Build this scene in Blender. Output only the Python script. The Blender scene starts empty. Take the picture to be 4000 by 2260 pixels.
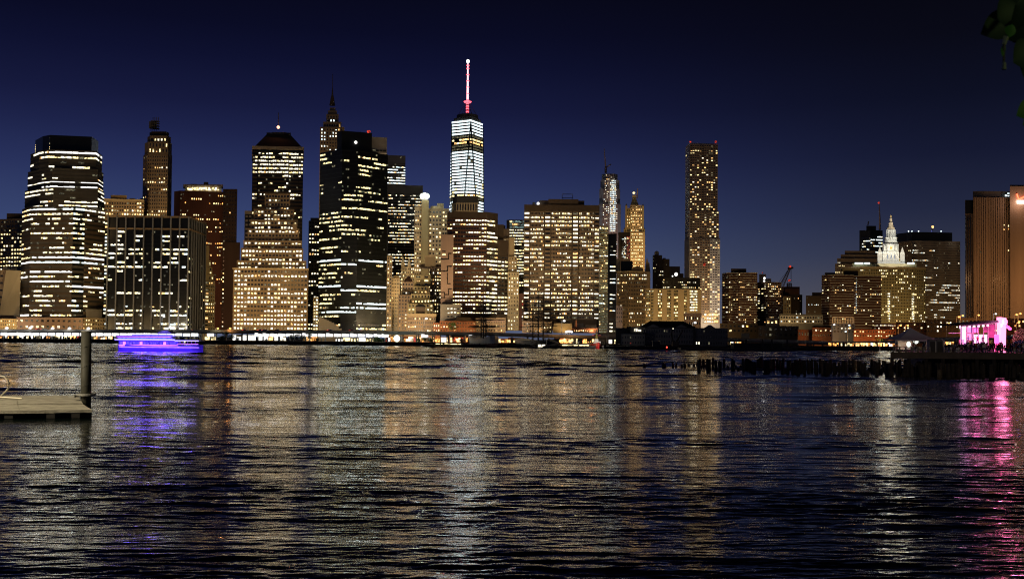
import bpy, bmesh, math, random
import numpy as np
from mathutils import Vector, Matrix

# ------------------------------------------------------------------ camera, sky, exposure
sc = bpy.context.scene
COL = sc.collection
F, CX, CY = 4000.0, 2000.0, 1227.2
EYE = Vector((0.0, 0.0, 5.2))
CAM_M = Matrix.Rotation(math.radians(91.4), 4, 'X') @ Matrix.Rotation(math.radians(0.5), 4, 'Z')
cd = bpy.data.cameras.new('camera')
cd.lens = 36.0; cd.sensor_width = 36.0
cd.shift_y = (CY - 1130.0) / 4000.0
cd.clip_start = 0.1; cd.clip_end = 30000.0
cd.dof.use_dof = True; cd.dof.focus_distance = 600.0; cd.dof.aperture_fstop = 7.0
cam = bpy.data.objects.new('camera', cd); COL.objects.link(cam)
cam.matrix_world = Matrix.Translation(EYE) @ CAM_M
sc.camera = cam

world = bpy.data.worlds.new('World'); sc.world = world; world.use_nodes = True
nt = world.node_tree; nt.nodes.clear()
def N(t, typ, **kw):
    n = t.nodes.new(typ)
    for k, v in kw.items(): setattr(n, k, v)
    return n
tc = N(nt, 'ShaderNodeTexCoord'); sep = N(nt, 'ShaderNodeSeparateXYZ')
nt.links.new(tc.outputs['Generated'], sep.inputs[0])
def srgb(r, g, b):
    f = lambda c: (c/255/12.92) if c/255 <= .04045 else ((c/255+.055)/1.055)**2.4
    return (f(r), f(g), f(b), 1)
def ramp(t, stops):
    r = N(t, 'ShaderNodeValToRGB'); e = r.color_ramp.elements
    while len(e) > 1: e.remove(e[-1])
    e[0].position, e[0].color = stops[0]
    for p, c in stops[1:]:
        x = e.new(p); x.color = c
    return r
rl = ramp(nt, [(0.0, srgb(88, 98, 126)), (.05, srgb(74, 88, 122)), (.106, srgb(55, 68, 109)), (.154, srgb(40, 49, 91)), (.19, srgb(29, 35, 73)), (.216, srgb(22, 26, 60)), (.257, srgb(14, 17, 46)), (.285, srgb(10, 12, 36)), (.32, srgb(8, 9, 27)), (.38, srgb(4, 6, 14)), (.55, srgb(3, 3, 8)), (1, srgb(2, 2, 6))])
rr = ramp(nt, [(0.0, srgb(88, 83, 82)), (.05, srgb(67, 66, 76)), (.08, srgb(49, 53, 72)), (.12, srgb(34, 39, 62)), (.17, srgb(21, 25, 48)), (.22, srgb(13, 16, 34)), (.27, srgb(9, 10, 22)), (.33, srgb(6, 6, 14)), (.38, srgb(4, 5, 10)), (.55, srgb(3, 3, 7)), (1, srgb(2, 2, 6))])
nt.links.new(sep.outputs[2], rl.inputs[0]); nt.links.new(sep.outputs[2], rr.inputs[0])
mr = N(nt, 'ShaderNodeMapRange', interpolation_type='SMOOTHSTEP')
mr.inputs[1].default_value = -.1; mr.inputs[2].default_value = .42
nt.links.new(sep.outputs[0], mr.inputs[0])
mx = N(nt, 'ShaderNodeMix', data_type='RGBA')
nt.links.new(mr.outputs[0], mx.inputs[0]); nt.links.new(rl.outputs[0], mx.inputs[6]); nt.links.new(rr.outputs[0], mx.inputs[7])
bg = N(nt, 'ShaderNodeBackground'); bg.inputs[1].default_value = 1.0
wo = N(nt, 'ShaderNodeOutputWorld')
nt.links.new(mx.outputs[2], bg.inputs[0]); nt.links.new(bg.outputs[0], wo.inputs[0])
sc.view_settings.view_transform = 'Standard'; sc.view_settings.look = 'None'
sc.view_settings.exposure = 0.0; sc.view_settings.gamma = 1.0
cy = sc.cycles
cy.use_denoising = True; cy.denoising_input_passes = 'RGB_ALBEDO_NORMAL'; cy.denoising_prefilter = 'NONE'
try: cy.denoiser = 'OPENIMAGEDENOISE'
except Exception: pass
cy.max_bounces = 4; cy.diffuse_bounces = 1; cy.glossy_bounces = 3; cy.transmission_bounces = 2; cy.transparent_max_bounces = 6
cy.sample_clamp_indirect = 6.0; cy.sample_clamp_direct = 1.8
cy.use_light_tree = True; cy.caustics_reflective = False; cy.caustics_refractive = False
cy.use_adaptive_sampling = False; cy.filter_width = 1.15
sc.render.filter_size = 1.15

# ------------------------------------------------------------------ helpers
R3 = CAM_M.to_3x3()
def P(px, py, Y):
    d = R3 @ Vector(((px-CX)/F, -(py-CY)/F, -1.0))
    return EYE + d * (Y / d.y)
def XX(px, Y, py=1150): return P(px, py, Y).x
def ZZ(py, Y, px=2000): return P(px, py, Y).z
def water_at(px, py):
    d = R3 @ Vector(((px-CX)/F, -(py-CY)/F, -1.0)); return EYE + d * (-EYE.z / d.z)

def tag(o, label=None, cat=None, group=None, kind=None):
    if label: o['label'] = label
    if cat: o['category'] = cat
    if group: o['group'] = group
    if kind: o['kind'] = kind
    return o
def empty(name, loc, label, cat, group=None):
    o = bpy.data.objects.new(name, None); o.location = loc; o.empty_display_size = .1
    COL.objects.link(o); return tag(o, label, cat, group)

class MB:
    def __init__(s): s.v = []; s.f = []
    def quad(s, a, b, c, d):
        n = len(s.v); s.v += [tuple(a), tuple(b), tuple(c), tuple(d)]; s.f.append((n, n+1, n+2, n+3))
    def hexa(s, p):   # 8 points: bottom 4 ccw, top 4
        n = len(s.v); s.v += [tuple(q) for q in p]
        for f in ((3,2,1,0),(4,5,6,7),(0,1,5,4),(1,2,6,5),(2,3,7,6),(3,0,4,7)): s.f.append(tuple(n+i for i in f))
    def box(s, x0, x1, y0, y1, z0, z1):
        s.hexa([(x0,y0,z0),(x1,y0,z0),(x1,y1,z0),(x0,y1,z0),(x0,y0,z1),(x1,y0,z1),(x1,y1,z1),(x0,y1,z1)])
    def obox(s, A, u, n, s0, s1, z0, z1, d0, d1):  # oriented: u along, n outward
        q = []
        for z in (z0, z1):
            for (a, d) in ((s0, d1), (s1, d1), (s1, d0), (s0, d0)):
                q.append((A[0]+u[0]*a+n[0]*d, A[1]+u[1]*a+n[1]*d, z))
        s.hexa(q)
    def prism(s, pts, z0, z1, top=None):
        n = len(s.v); k = len(pts); top = top or pts
        s.v += [(p[0], p[1], z0) for p in pts] + [(p[0], p[1], z1) for p in top]
        for i in range(k):
            j = (i+1) % k; s.f.append((n+i, n+j, n+k+j, n+k+i))
        s.f.append(tuple(n+k+i for i in range(k))); s.f.append(tuple(n+k-1-i for i in range(k)))
    def tube(s, path, r, k=8, cap=True):
        path = [Vector(p) for p in path]; rs = r if isinstance(r, (list, tuple)) else [r]*len(path)
        n = len(s.v)
        for i, p in enumerate(path):
            t = (path[min(i+1, len(path)-1)] - path[max(i-1, 0)]).normalized()
            a = t.cross(Vector((0, 0, 1)));
            if a.length < .05: a = t.cross(Vector((0, 1, 0)))
            a.normalize(); b = t.cross(a)
            for j in range(k):
                th = 2*math.pi*j/k; s.v.append(tuple(p + a*rs[i]*math.cos(th) + b*rs[i]*math.sin(th)))
        for i in range(len(path)-1):
            for j in range(k):
                m = (j+1) % k; s.f.append((n+i*k+j, n+i*k+m, n+(i+1)*k+m, n+(i+1)*k+j))
        if cap:
            s.f.append(tuple(n+k-1-j for j in range(k))); e = n+(len(path)-1)*k; s.f.append(tuple(e+j for j in range(k)))
    def lathe(s, c, prof, k=12):
        n = len(s.v)
        for (r, z) in prof:
            for j in range(k):
                th = 2*math.pi*(j+.5)/k; s.v.append((c[0]+r*math.cos(th), c[1]+r*math.sin(th), c[2]+z))
        for i in range(len(prof)-1):
            for j in range(k):
                m = (j+1) % k; s.f.append((n+i*k+j, n+i*k+m, n+(i+1)*k+m, n+(i+1)*k+j))
        s.f.append(tuple(n+k-1-j for j in range(k))); e = n+(len(prof)-1)*k; s.f.append(tuple(e+j for j in range(k)))
    def mesh(s, name, mat, org=(0, 0, 0), smooth=False):
        me = bpy.data.meshes.new(name)
        o = Vector(org)
        me.from_pydata([(a-o.x, b-o.y, c-o.z) for a, b, c in s.v], [], s.f)
        me.materials.append(mat)
        if smooth: me.polygons.foreach_set('use_smooth', [True]*len(me.polygons))
        me.update(); return me
    def build(s, name, mat, parent=None, smooth=False, kind=None):
        org = (0, 0, 0)
        if parent is not None: org = world_loc(parent)
        ob = bpy.data.objects.new(name, s.mesh(name, mat, org, smooth)); ob.parent = parent
        COL.objects.link(ob)
        if kind: ob['kind'] = kind
        return ob
    def top(s, name, mat, label, cat, group=None, smooth=False, kind=None, org=None):
        if org is None:
            a = np.array(s.v); org = (a[:,0].mean(), a[:,1].mean(), a[:,2].min())
        ob = bpy.data.objects.new(name, s.mesh(name, mat, org, smooth)); ob.location = org
        COL.objects.link(ob); return tag(ob, label, cat, group, kind)
def world_loc(o):
    v = Vector((0, 0, 0))
    while o is not None: v += Vector(o.location); o = o.parent
    return v
def copy_tree(o, parent=None, keep=True):
    c = o.copy(); COL.objects.link(c); c.parent = parent
    for ch in list(o.children): copy_tree(ch, c)
    return c

# ------------------------------------------------------------------ materials
MATS = {}
def pmat(name, col, rough=.8, var=.25, scale=.15, bump=.0, metal=0.0, spec=.3, streak=False):
    if name in MATS: return MATS[name]
    m = bpy.data.materials.new(name); m.use_nodes = True; t = m.node_tree; b = t.nodes['Principled BSDF']
    g = N(t, 'ShaderNodeNewGeometry')
    mp = N(t, 'ShaderNodeMapping'); t.links.new(g.outputs['Position'], mp.inputs[0])
    if streak: mp.inputs['Scale'].default_value = (1, 1, .12)
    n = N(t, 'ShaderNodeTexNoise'); n.inputs['Scale'].default_value = scale; n.inputs['Detail'].default_value = 5; n.inputs['Roughness'].default_value = .65
    t.links.new(mp.outputs[0], n.inputs['Vector'])
    r = ramp(t, [(.3, tuple(c*(1-var) for c in col)+(1,)), (.7, tuple(min(1, c*(1+var)) for c in col)+(1,))])
    t.links.new(n.outputs[0], r.inputs[0]); t.links.new(r.outputs[0], b.inputs['Base Color'])
    b.inputs['Roughness'].default_value = rough; b.inputs['Metallic'].default_value = metal
    b.inputs['Specular IOR Level'].default_value = spec
    if bump:
        bp = N(t, 'ShaderNodeBump'); bp.inputs['Strength'].default_value = bump; bp.inputs['Distance'].default_value = .1
        n2 = N(t, 'ShaderNodeTexNoise'); n2.inputs['Scale'].default_value = scale*12; n2.inputs['Detail'].default_value = 4
        t.links.new(g.outputs['Position'], n2.inputs['Vector']); t.links.new(n2.outputs[0], bp.inputs['Height']); t.links.new(bp.outputs[0], b.inputs['Normal'])
    MATS[name] = m; return m
def emat(name, col, s, lo=.035, hi=1.2, scale=.6, sample=False, vert=1.0):
    """lit pane: room light seen through glass, uneven from room to room"""
    if name in MATS: return MATS[name]
    m = bpy.data.materials.new(name); m.use_nodes = True; t = m.node_tree; t.nodes.clear()
    g = N(t, 'ShaderNodeNewGeometry'); mp = N(t, 'ShaderNodeMapping'); mp.inputs['Scale'].default_value = (1, 1, vert)
    n = N(t, 'ShaderNodeTexNoise'); n.inputs['Scale'].default_value = scale; n.inputs['Detail'].default_value = 2
    t.links.new(g.outputs['Position'], mp.inputs[0]); t.links.new(mp.outputs[0], n.inputs['Vector'])
    r0 = N(t, 'ShaderNodeMapRange'); r0.inputs[1].default_value = .32; r0.inputs[2].default_value = .66
    r0.inputs[3].default_value = 0; r0.inputs[4].default_value = 1; t.links.new(n.outputs[0], r0.inputs[0])
    pw_ = N(t, 'ShaderNodeMath', operation='POWER'); t.links.new(r0.outputs[0], pw_.inputs[0]); pw_.inputs[1].default_value = 2.2 if lo < .3 else 1.0
    r = N(t, 'ShaderNodeMapRange'); r.inputs[1].default_value = 0; r.inputs[2].default_value = 1
    r.inputs[3].default_value = lo*s; r.inputs[4].default_value = hi*s
    t.links.new(pw_.outputs[0], r.inputs[0])
    e = N(t, 'ShaderNodeEmission'); e.inputs[0].default_value = tuple(col)+(1,); t.links.new(r.outputs[0], e.inputs[1])
    gl = N(t, 'ShaderNodeBsdfGlossy'); gl.inputs[0].default_value = (.05, .05, .05, 1); gl.inputs['Roughness'].default_value = .1
    ad = N(t, 'ShaderNodeAddShader'); o = N(t, 'ShaderNodeOutputMaterial')
    t.links.new(e.outputs[0], ad.inputs[0]); t.links.new(gl.outputs[0], ad.inputs[1]); t.links.new(ad.outputs[0], o.inputs[0])
    m.cycles.emission_sampling = 'AUTO' if sample else 'NONE'
    MATS[name] = m; return m
K = {
 'w': emat('glass_pane_lit_white', (1, .91, .68), 9),
 'y': emat('glass_pane_lit_cream', (1, .80, .38), 7),
 'a': emat('glass_pane_lit_amber', (1, .56, .20), 6),
 'c': emat('glass_pane_lit_cool', (.80, .95, .96), 12),
 'C': emat('glass_pane_lit_bright_cool', (.85, 1, .98), 14, lo=.6),
 'd': emat('glass_pane_lit_dim', (.75, .68, .40), .35),
 'g': emat('glass_pane_lit_green', (.70, .78, .45), .30),
 'q': emat('glass_pane_lit_yellow', (1, .82, .40), 6),
 'v': emat('glass_pane_tower_white', (.80, .95, .98), 9, lo=.2),
 'V': emat('glass_pane_tower_bright', (.85, .97, 1), 16, lo=.6),
 'r': emat('glass_pane_lit_red', (1, .08, .04), 1.2),
 'o': emat('glass_pane_lit_orange', (1, .42, .10), 5),
 'b': emat('glass_pane_lit_blue', (.25, .3, 1), 1.2),
 'F': emat('floodlight_face', (.93, 1, .86), 90, lo=.9, sample=True),
 'B': emat('beacon_pinkish', (1, .42, .25), 10, lo=.8),
 'G': emat('glass_lit_cyan', (.62, .95, .9), .55),
 'R': emat('glass_pane_red_glow', (.9, .16, .08), .55),
 'L': emat('white_glow', (1, .98, .95), 9, lo=.6),
 'T': emat('tail_lamp_red', (1, .05, .03), 5, lo=.8),
 'O': emat('lamp_sodium', (1, .42, .10), 9, lo=.8),
 'W': emat('lamp_white', (1, .97, .92), 9, lo=.7, sample=True),
 'n': pmat('glass_pane_dark', (.012, .014, .018), rough=.25, var=.3, spec=.5),
}
K['Y'] = K['y']
def stone(k):
    tab = {'brown': (.17, .125, .085), 'darkbrown': (.05, .036, .026), 'redbrown': (.075, .035, .024), 'tan': (.34, .27, .17), 'cream': (.50, .42, .27),
           'pink': (.27, .19, .155), 'grey': (.17, .16, .15), 'darkgrey': (.055, .052, .05), 'black': (.005, .006, .006), 'white': (.62, .60, .52),
           'brick': (.22, .085, .045), 'olive': (.26, .22, .12), 'bluegrey': (.12, .13, .16), 'steel': (.30, .29, .29)}
    if k == 'black': return pmat('facade_black_glass', tab[k], rough=.35, var=.3, spec=.25)
    return pmat('facade_'+k, tab[k], rough=.85, var=.22, scale=.06, streak=True)
PANE = {}
def pane_mesh(k):
    if k not in PANE:
        mb = MB(); mb.box(-.5, .5, -.06, .06, -.5, .5)
        PANE[k] = mb.mesh('window', K[k])
    return PANE[k]

class Bld:
    def __init__(s, name, label, cat, D, px, yb, group=None, cap=300, seed=0, y_ref=None):
        s.D = D; s.px = px; s.yb = yb; s.cap = cap; s.n = 0; s.rest = {}; s.rnd = random.Random(seed + int(px)*7 + int(D))
        s.yref = y_ref or 1050
        s.z0 = GROUND_Z
        s.root = empty(name, (XX(px, D, s.yref), D, s.z0), label, cat, group)
        s.w = {}
    def mb(s, part, mat):
        return s.w.setdefault((part, mat), MB())
    def pt(s, p): return (XX(p[0], s.D+p[1], s.yref), s.D+p[1])
    def z(s, y): return s.z0 if y is None else ZZ(y, s.D, s.px)
    def body(s, front, yt, yb, depth, mat, part='wall', taper=None, ):
        pts = [s.pt(p) for p in front]
        xs0, xs1 = pts[0][0], pts[-1][0]
        kb = lambda x, p, dep: x*(s.D+dep)/p[1]
        pts2 = pts + [(kb(xs1, pts[-1], depth), s.D+depth), (kb(xs0, pts[0], depth), s.D+depth)]
        top = None
        if taper:
            top = [s.pt(p) for p in taper]; top += [(kb(top[-1][0], top[-1], depth*.9), s.D+depth*.9), (kb(top[0][0], top[0], depth*.9), s.D+depth*.9)]
        mt = stone(mat) if isinstance(mat, str) else mat
        if part == 'wall': s.mb(part, mt).prism(pts2, s.z(yb), s.z(yt), top)
        else: m_ = MB(); m_.prism(pts2, s.z(yb), s.z(yt), top); m_.build(part, mt, s.root)
    def face(s, p0, p1, yt, yb, cols, rows, lit='3', pal='wwyyn', wf=.6, hf=.5, mat=None, belts=True, piers=True, coh=.55, off=.0, dark=True, proud=.25, sill=.2, skip=(), colskip=()):
        """a grid of windows on the facade from p0 to p1; lit: a digit per row, 0 dark to 9 all lit; letters light the whole row in that colour"""
        A = Vector(s.pt(p0)); Bv = Vector(s.pt(p1)); L = (Bv-A).length
        if L < .8: return
        u = (Bv-A)/L; n = Vector((u.y, -u.x))
        zt, zb = s.z(yt), s.z(yb); rh = (zt-zb)/rows; cw = L/cols; rd = s.rnd
        m = None if mat is None else (stone(mat) if isinstance(mat, str) else mat)
        if m is not None:
            f = s.mb('facade_grid', m)
            if belts:
                for r in range(rows+1):
                    a = zt - (r-.5+hf/2 - sill + .2)*rh if r else zt
                    b = zt - (r+.5-hf/2 - sill + .2)*rh if r < rows else zb
                    if a > b + .02: f.obox(A, u, n, 0, L, b, a, 0, proud)
            if piers:
                hw = cw*(1-wf)/2
                for c in range(cols+1):
                    a, b = max(0, c*cw-hw), min(L, c*cw+hw)
                    if b-a > .05: f.obox(A, u, n, a, b, zb, zt, 0, proud+.05)
        ang = math.atan2(u.y, u.x)
        for r in range(rows):
            ch = lit[min(r, len(lit)-1)]
            on = rd.random() < .5
            for c in range(cols):
                if r in skip or c in colskip: continue
                if ch.isalpha():
                    k = ch if rd.random() < .93 else 'd'
                else:
                    p = int(ch)/9.
                    if rd.random() > coh: on = rd.random() < p
                    if p == 0: on = False
                    if p == 1: on = True
                    k = (rd.choice(pal) if rd.random() < .84 else rd.choice('dqa')) if on else ('n' if rd.random() < .93 else 'd')
                if k == 'n' and not dark: continue
                h = rh*hf*.74; w = cw*wf*(.9 if wf < .84 else 1)
                zc = zt - (r+.5)*rh + (sill-.2)*rh
                if k not in 'nd' and rd.random() < .25:   # half drawn blind
                    hh = h*rd.uniform(.45, .8); zc -= (h-hh)/2; h = hh
                x = (c+.5)*cw
                pos = A + u*x + n*.07
                if s.n < s.cap and k != 'n' or (s.n < s.cap and rd.random() < .35):
                    o = bpy.data.objects.new('window', pane_mesh(k)); o.parent = s.root
                    o.location = (pos.x - s.root.location.x, pos.y - s.root.location.y, zc - s.root.location.z)
                    o.scale = (w, 1, h); o.rotation_euler = (0, 0, ang); COL.objects.link(o); s.n += 1
                else:
                    s.rest.setdefault(k, MB()).obox(A, u, n, x-w/2, x+w/2, zc-h/2, zc+h/2, .01, .13)
    def roofbox(s, x0, x1, yt, yb, dd, depth, mat, part='roof_block'):
        s.body([(x0, dd), (x1, dd)], yt, yb, dd+depth, mat, part)
    def lamp(s, px, py, dd, r, k='W', part='roof_lamp'):
        q = P(px, py, s.D+dd); mb = MB(); mb.lathe(q, [(r*.2, -r), (r*.8, -r*.6), (r, 0), (r*.8, r*.6), (r*.2, r)], 8)
        return mb.build(part, K[k], s.root)
    def done(s):
        for (part, mat), mb in s.w.items(): mb.build(part, mat, s.root)
        for k, mb in s.rest.items():
            mb.build('windows', K[k], s.root, kind='stuff')
        return s
GROUND_Z = 2.4
def light(name, kind, loc, col, energy, radius=.5, target=None, cone=150, blend=.6):
    d = bpy.data.lights.new(name, kind); d.energy = energy; d.color = col
    d.shadow_soft_size = radius
    if kind == 'SPOT': d.spot_size = math.radians(cone); d.spot_blend = blend
    o = bpy.data.objects.new(name, d); o.location = loc
    if target is not None: o.rotation_euler = (Vector(target)-Vector(loc)).to_track_quat('-Z', 'Y').to_euler()
    COL.objects.link(o); return o
def glow(px, D, energy, col=(1, .62, .32), z=9, up=45, back=38, cone=150):
    if D < 1000 and D > 770 and up >= 30: energy *= 1.15; back = 62; z = max(z, 12)
    elif D >= 1000: back = 80; energy *= 1.4
    """unseen spot added to stand in for street glow on a facade"""
    x = XX(px, D); light('facade_glow_spot', 'SPOT', (x, D-back, z), col, energy, 1.5, (x, D, z+up), cone)

# ------------------------------------------------------------------ the setting: land and water
land_mat = pmat('ground_paving', (.07, .065, .06), rough=.9, var=.3, scale=.05)
mb = MB(); shore = [(-6000, 705), (XX(0,705), 705), (XX(1300,700), 700), (XX(1720,690), 690), (XX(2100,672), 672), (XX(2500,650), 650), (XX(3400,640), 640), (XX(3700,640), 640), (6000, 640)]
mb.prism(shore + [(9000, 15000), (-9000, 15000)], -3, GROUND_Z)
o = mb.build('ground', land_mat, kind='structure')
# sea wall: stone blocks joined along the bank
wall_mat = pmat('seawall_stone', (.045, .042, .038), rough=.9, var=.35, scale=.3)
mb = MB()
rd = random.Random(5)
for i in range(len(shore)-2):
    A = Vector(shore[i]); Bv = Vector(shore[i+1]); L = (Bv-A).length; u = (Bv-A)/L; n = Vector((u.y, -u.x))
    if i == 0: A = A + u*(L-500); L = 500
    k = max(1, int(L/6))
    for j in range(k): mb.obox(A, u, n, j*L/k+.03, (j+1)*L/k-.03, -1, GROUND_Z+.35+rd.uniform(-.05, .05), -.4, .5+rd.uniform(0, .15))
tag(mb.build('sea_wall', wall_mat), 'dark block sea wall along the far bank of the river', 'wall')

# ------------------------------------------------------------------ buildings, left to right
W1 = 'wwyy'; 
b = Bld('office_tower', 'brown gridded office tower cut by the left edge of the photo', 'office building', 900, 45, 1290, y_ref=950)
b.body([(-60, 10), (86, 0)], 853, 1290, 40, 'brown'); b.roofbox(24, 88, 830, 853, 6, 20, 'darkbrown')
b.face((-60, 10), (86, 0), 890, 1290, 14, 26, '14765666777765533222222222', 'yyyw', .62, .5, 'brown')
b.face((-60, 10), (86, 0), 856, 890, 14, 2, '00', 'y', .62, .5, 'brown'); b.done()

b = Bld('windowless_block', 'cream windowless block with a slanting lit end wall at far left', 'building', 830, 40, 1290, y_ref=1150)
b.body([(-70, 4), (22, 4)], 1052, 1236, 30, 'brown', taper=None)
for r in range(6):
    b.face((-70, 4), (12, 4), 1062+r*28, 1062+r*28+28, 6, 1, '1', 'y', .8, .35, 'brown')
b.body([(-2, -3), (77, 0)], 1056, 1236, 20, 'cream', taper=[(22, -3), (79, 0)])
b.roofbox(10, 62, 1043, 1056, 6, 10, 'grey'); b.done()

b = Bld('brick_lowrise', 'low orange brick building with a dark red roof at far left', 'building', 770, 30, 1290, y_ref=1260)
b.body([(-80, 0), (66, 0)], 1244, 1290, 20, 'tan'); b.body([(-82, -1), (68, -1)], 1230, 1244, 18, 'redbrown', 'roof', taper=[(-60, 5), (52, 5)])
b.face((-80, 0), (66, 0), 1246, 1288, 18, 3, '3', 'yaq', .45, .5, 'tan'); b.done()

b = Bld('stepped_office_tower', 'stepped dark office tower with chamfered corners and long white lit floors', 'office building', 820, 250, 1290, y_ref=900)
def tier(x0, xa, xb, xc, x1, yt, yb, mat='darkgrey', dd=0):
    fr = [(x0, 24+dd), (xa, 6+dd), (xb, dd), (xc, 6+dd), (x1, 26+dd)]
    b.body(fr, yt, yb, 55, mat); return fr
def tierwin(fr, yt, yb, rows, s, pal='wwwyy', cols=(3, 5, 8, 4), mat='darkgrey', hf=.5, coh=.75, wf=.93):
    for i in range(4): b.face(fr[i], fr[i+1], yt, yb, cols[i], rows, s[i] if isinstance(s, list) else s, pal, wf, hf, mat, piers=False, coh=coh, dark=False)
fr = tier(131, 160, 188, 352, 378, 518, 584, 'black', 10)
b.face(fr[0], fr[2], 526, 584, 6, 8, '67543356', 'yyaq', .95, .5, coh=.5, dark=False)
fr = tier(114, 150, 185, 370, 393, 580, 655, 'darkgrey', 7)
tierwin(fr, 578, 655, 4, ['2342', '4620', 'W436', 'W121'])
fr = tier(105, 160, 200, 378, 399, 651, 733, 'darkgrey', 5)
tierwin(fr, 652, 733, 5, ['01350', '0113W', '0013W', '01105'][:4])
tierwin(fr, 694, 712, 1, 'W', hf=.7)
fr = tier(95, 155, 205, 380, 404, 729, 808, 'darkgrey', 2)
tierwin(fr, 731, 808, 5, ['33343', '36662', '06666', '35532'])
fr = tier(86, 120, 285, 330, 409, 804, 1243, 'darkgrey', 0)
b.face(fr[0], fr[1], 806, 1240, 4, 23, '57766675346W13'+'W3634453W', 'wyyw', .9, .45, 'darkbrown', piers=False, coh=.7, dark=False)
b.face(fr[1], fr[2], 806, 1240, 20, 23, 'C765566345WC1W4W3622226', 'wwyyw', .86, .46, 'darkbrown', piers=False, coh=.7, dark=False)
b.face(fr[2], fr[3], 806, 1240, 5, 23, 'C766666656CC5555W512322', 'wyycw', .9, .5, 'black', piers=False, coh=.6, dark=False)
b.face(fr[3], fr[4], 806, 1240, 9, 23, 'w633210446WC4214W422120'[0:23], 'wyyw', .86, .45, 'brown', piers=False, coh=.7, dark=False)
b.body([(60, -8), (330, -8)], 1240, 1290, 8, 'pink', 'podium'); b.body([(330, -7), (415, 4)], 1240, 1290, 8, 'tan', 'podium')
b.face((60, -8), (330, -8), 1242, 1288, 13, 2, '14', 'yyw', .5, .45, 'pink'); b.face((330, -7), (415, 4), 1242, 1288, 9, 3, '1', 'ya', .4, .5, 'tan')
b.body([(342, -3), (405, 8)], 1205, 1240, 9, 'grey', 'podium')
b.done()

b = Bld('narrow_lit_building', 'narrow lit stairwell building between the stepped tower and the dark framed tower', 'building', 900, 411, 1290, y_ref=1080)
b.body([(402, 0), (422, 0)], 862, 1290, 12, 'grey'); b.face((403, 0), (421, 0), 865, 1285, 1, 30, '979799999877799979799999977579', 'wyyc', .55, .6, 'grey'); b.done()

b = Bld('apartment_building', 'orange lit brown building with ribbed front behind the dark framed tower', 'building', 1050, 480, 1290, y_ref=830, cap=120)
b.body([(404, 0), (563, 4)], 776, 1290, 40, 'tan'); b.roofbox(431, 494, 760, 776, 4, 20, 'brown'); b.roofbox(505, 527, 770, 776, 8, 10, 'darkbrown'); b.roofbox(545, 563, 770, 776, 8, 10, 'darkbrown')
b.face((404, 0), (563, 4), 786, 870, 16, 6, '346400', 'aqyw', .6, .6, 'brown', coh=.5); b.done()

b = Bld('art_deco_tower', 'tall tan stone tower with a stepped rounded crown and scaffold on top', 'tower', 1080, 616, 1290, y_ref=700, cap=200)
b.body([(559, 10), (575, 0), (655, 0), (671, 10)], 600, 1290, 30, 'brown')
b.body([(573, 11), (585, 3), (648, 3), (665, 11)], 528, 600, 24, 'brown'); b.body([(581, 13), (590, 6), (645, 6), (657, 13)], 509, 528, 18, 'darkbrown')
b.body([(563, 10.5), (578, .6), (655, .6), (669, 10.5)], 553, 600, 26, 'brown')
f = b.mb('scaffold', stone('darkgrey'))
for px in (590, 597, 604, 611, 618):
    for dd in (10, 16): q = P(px, 511, b.D+dd); f.box(q.x-.25, q.x+.25, q.y-.25, q.y+.25, q.z, ZZ(470 if px > 596 else 482, b.D+dd))
for yy in (500, 490, 480, 472): q = P(591, yy, b.D+10); q2 = P(617, yy, b.D+10); f.box(q.x, q2.x, q.y-.3, q.y+6, q.z-.3, q.z+.2)
f.box(P(592, 0, b.D+12).x, P(616, 0, b.D+12).x, b.D+11, b.D+15, ZZ(505, b.D), ZZ(478, b.D))
b.face((575, 0), (655, 0), 605, 860, 9, 18, '001300340200110352'[0:18], 'wyya', .5, .55, 'brown', coh=.4)
b.face((559, 10), (575, 0), 605, 860, 2, 18, '000100100001000211', 'ya', .4, .5, 'brown')
b.face((585, 3), (648, 3), 535, 551, 5, 1, '6', 'yw', .5, .7, 'brown'); b.face((578, .6), (655, .6), 556, 598, 6, 2, '32', 'ya', .4, .8, 'brown'); b.done()

b = Bld('dark_framed_tower', 'broad black glass tower with pale vertical piers behind the purple boat', 'office building', 800, 600, 1290, y_ref=1070)
b.body([(420, 0), (735, 0), (800, 46)], 843, 1290, 70, 'black')
for (yt, yb) in ((843, 850), (891, 897)):
    b.mb('roof_beam', stone('brown')).obox(b.pt((420, 0)), (1, 0), (0, -1), 0, b.pt((735, 0))[0]-b.pt((420, 0))[0], b.z(yb), b.z(yt), 0, .9)
    A = Vector(b.pt((735, 0))); Bv = Vector(b.pt((800, 46))); u = (Bv-A).normalized(); b.mb('roof_beam', stone('brown')).obox(A, u, (u.y, -u.x), 0, (Bv-A).length, b.z(yb), b.z(yt), 0, .9)
for i in range(10):
    q = b.pt((420+i*35, 0)); m_ = MB(); m_.box(q[0]-.42, q[0]+.42, q[1]-1.3, q[1]-.001, GROUND_Z, b.z(844)); m_.build('pier', stone('bluegrey'), b.root)
for i in range(1, 8):
    t = i/7.; A = Vector(b.pt((735, 0))); Bv = Vector(b.pt((800, 46))); q = A.lerp(Bv, t); u = (Bv-A).normalized(); m_ = MB(); m_.obox(q, u, (u.y, -u.x), -.3, .3, GROUND_Z, b.z(844), 0, .9); m_.build('pier', stone('bluegrey'), b.root)
S = '3527474475133'+'0200367183578'
S = '13215533630200100256'+'0746'
for i in range(9):
    s = S if i != 4 else '0'*24
    if i in (2, 3): s = S
    if i == 5: s = '00'+S[2:]
    b.face((423+i*35, 0), (452+i*35, 0), 897, 1290, 4, 23, s, 'wwyc', .95, .55, 'black', piers=False, coh=.72, dark=False)
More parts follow.
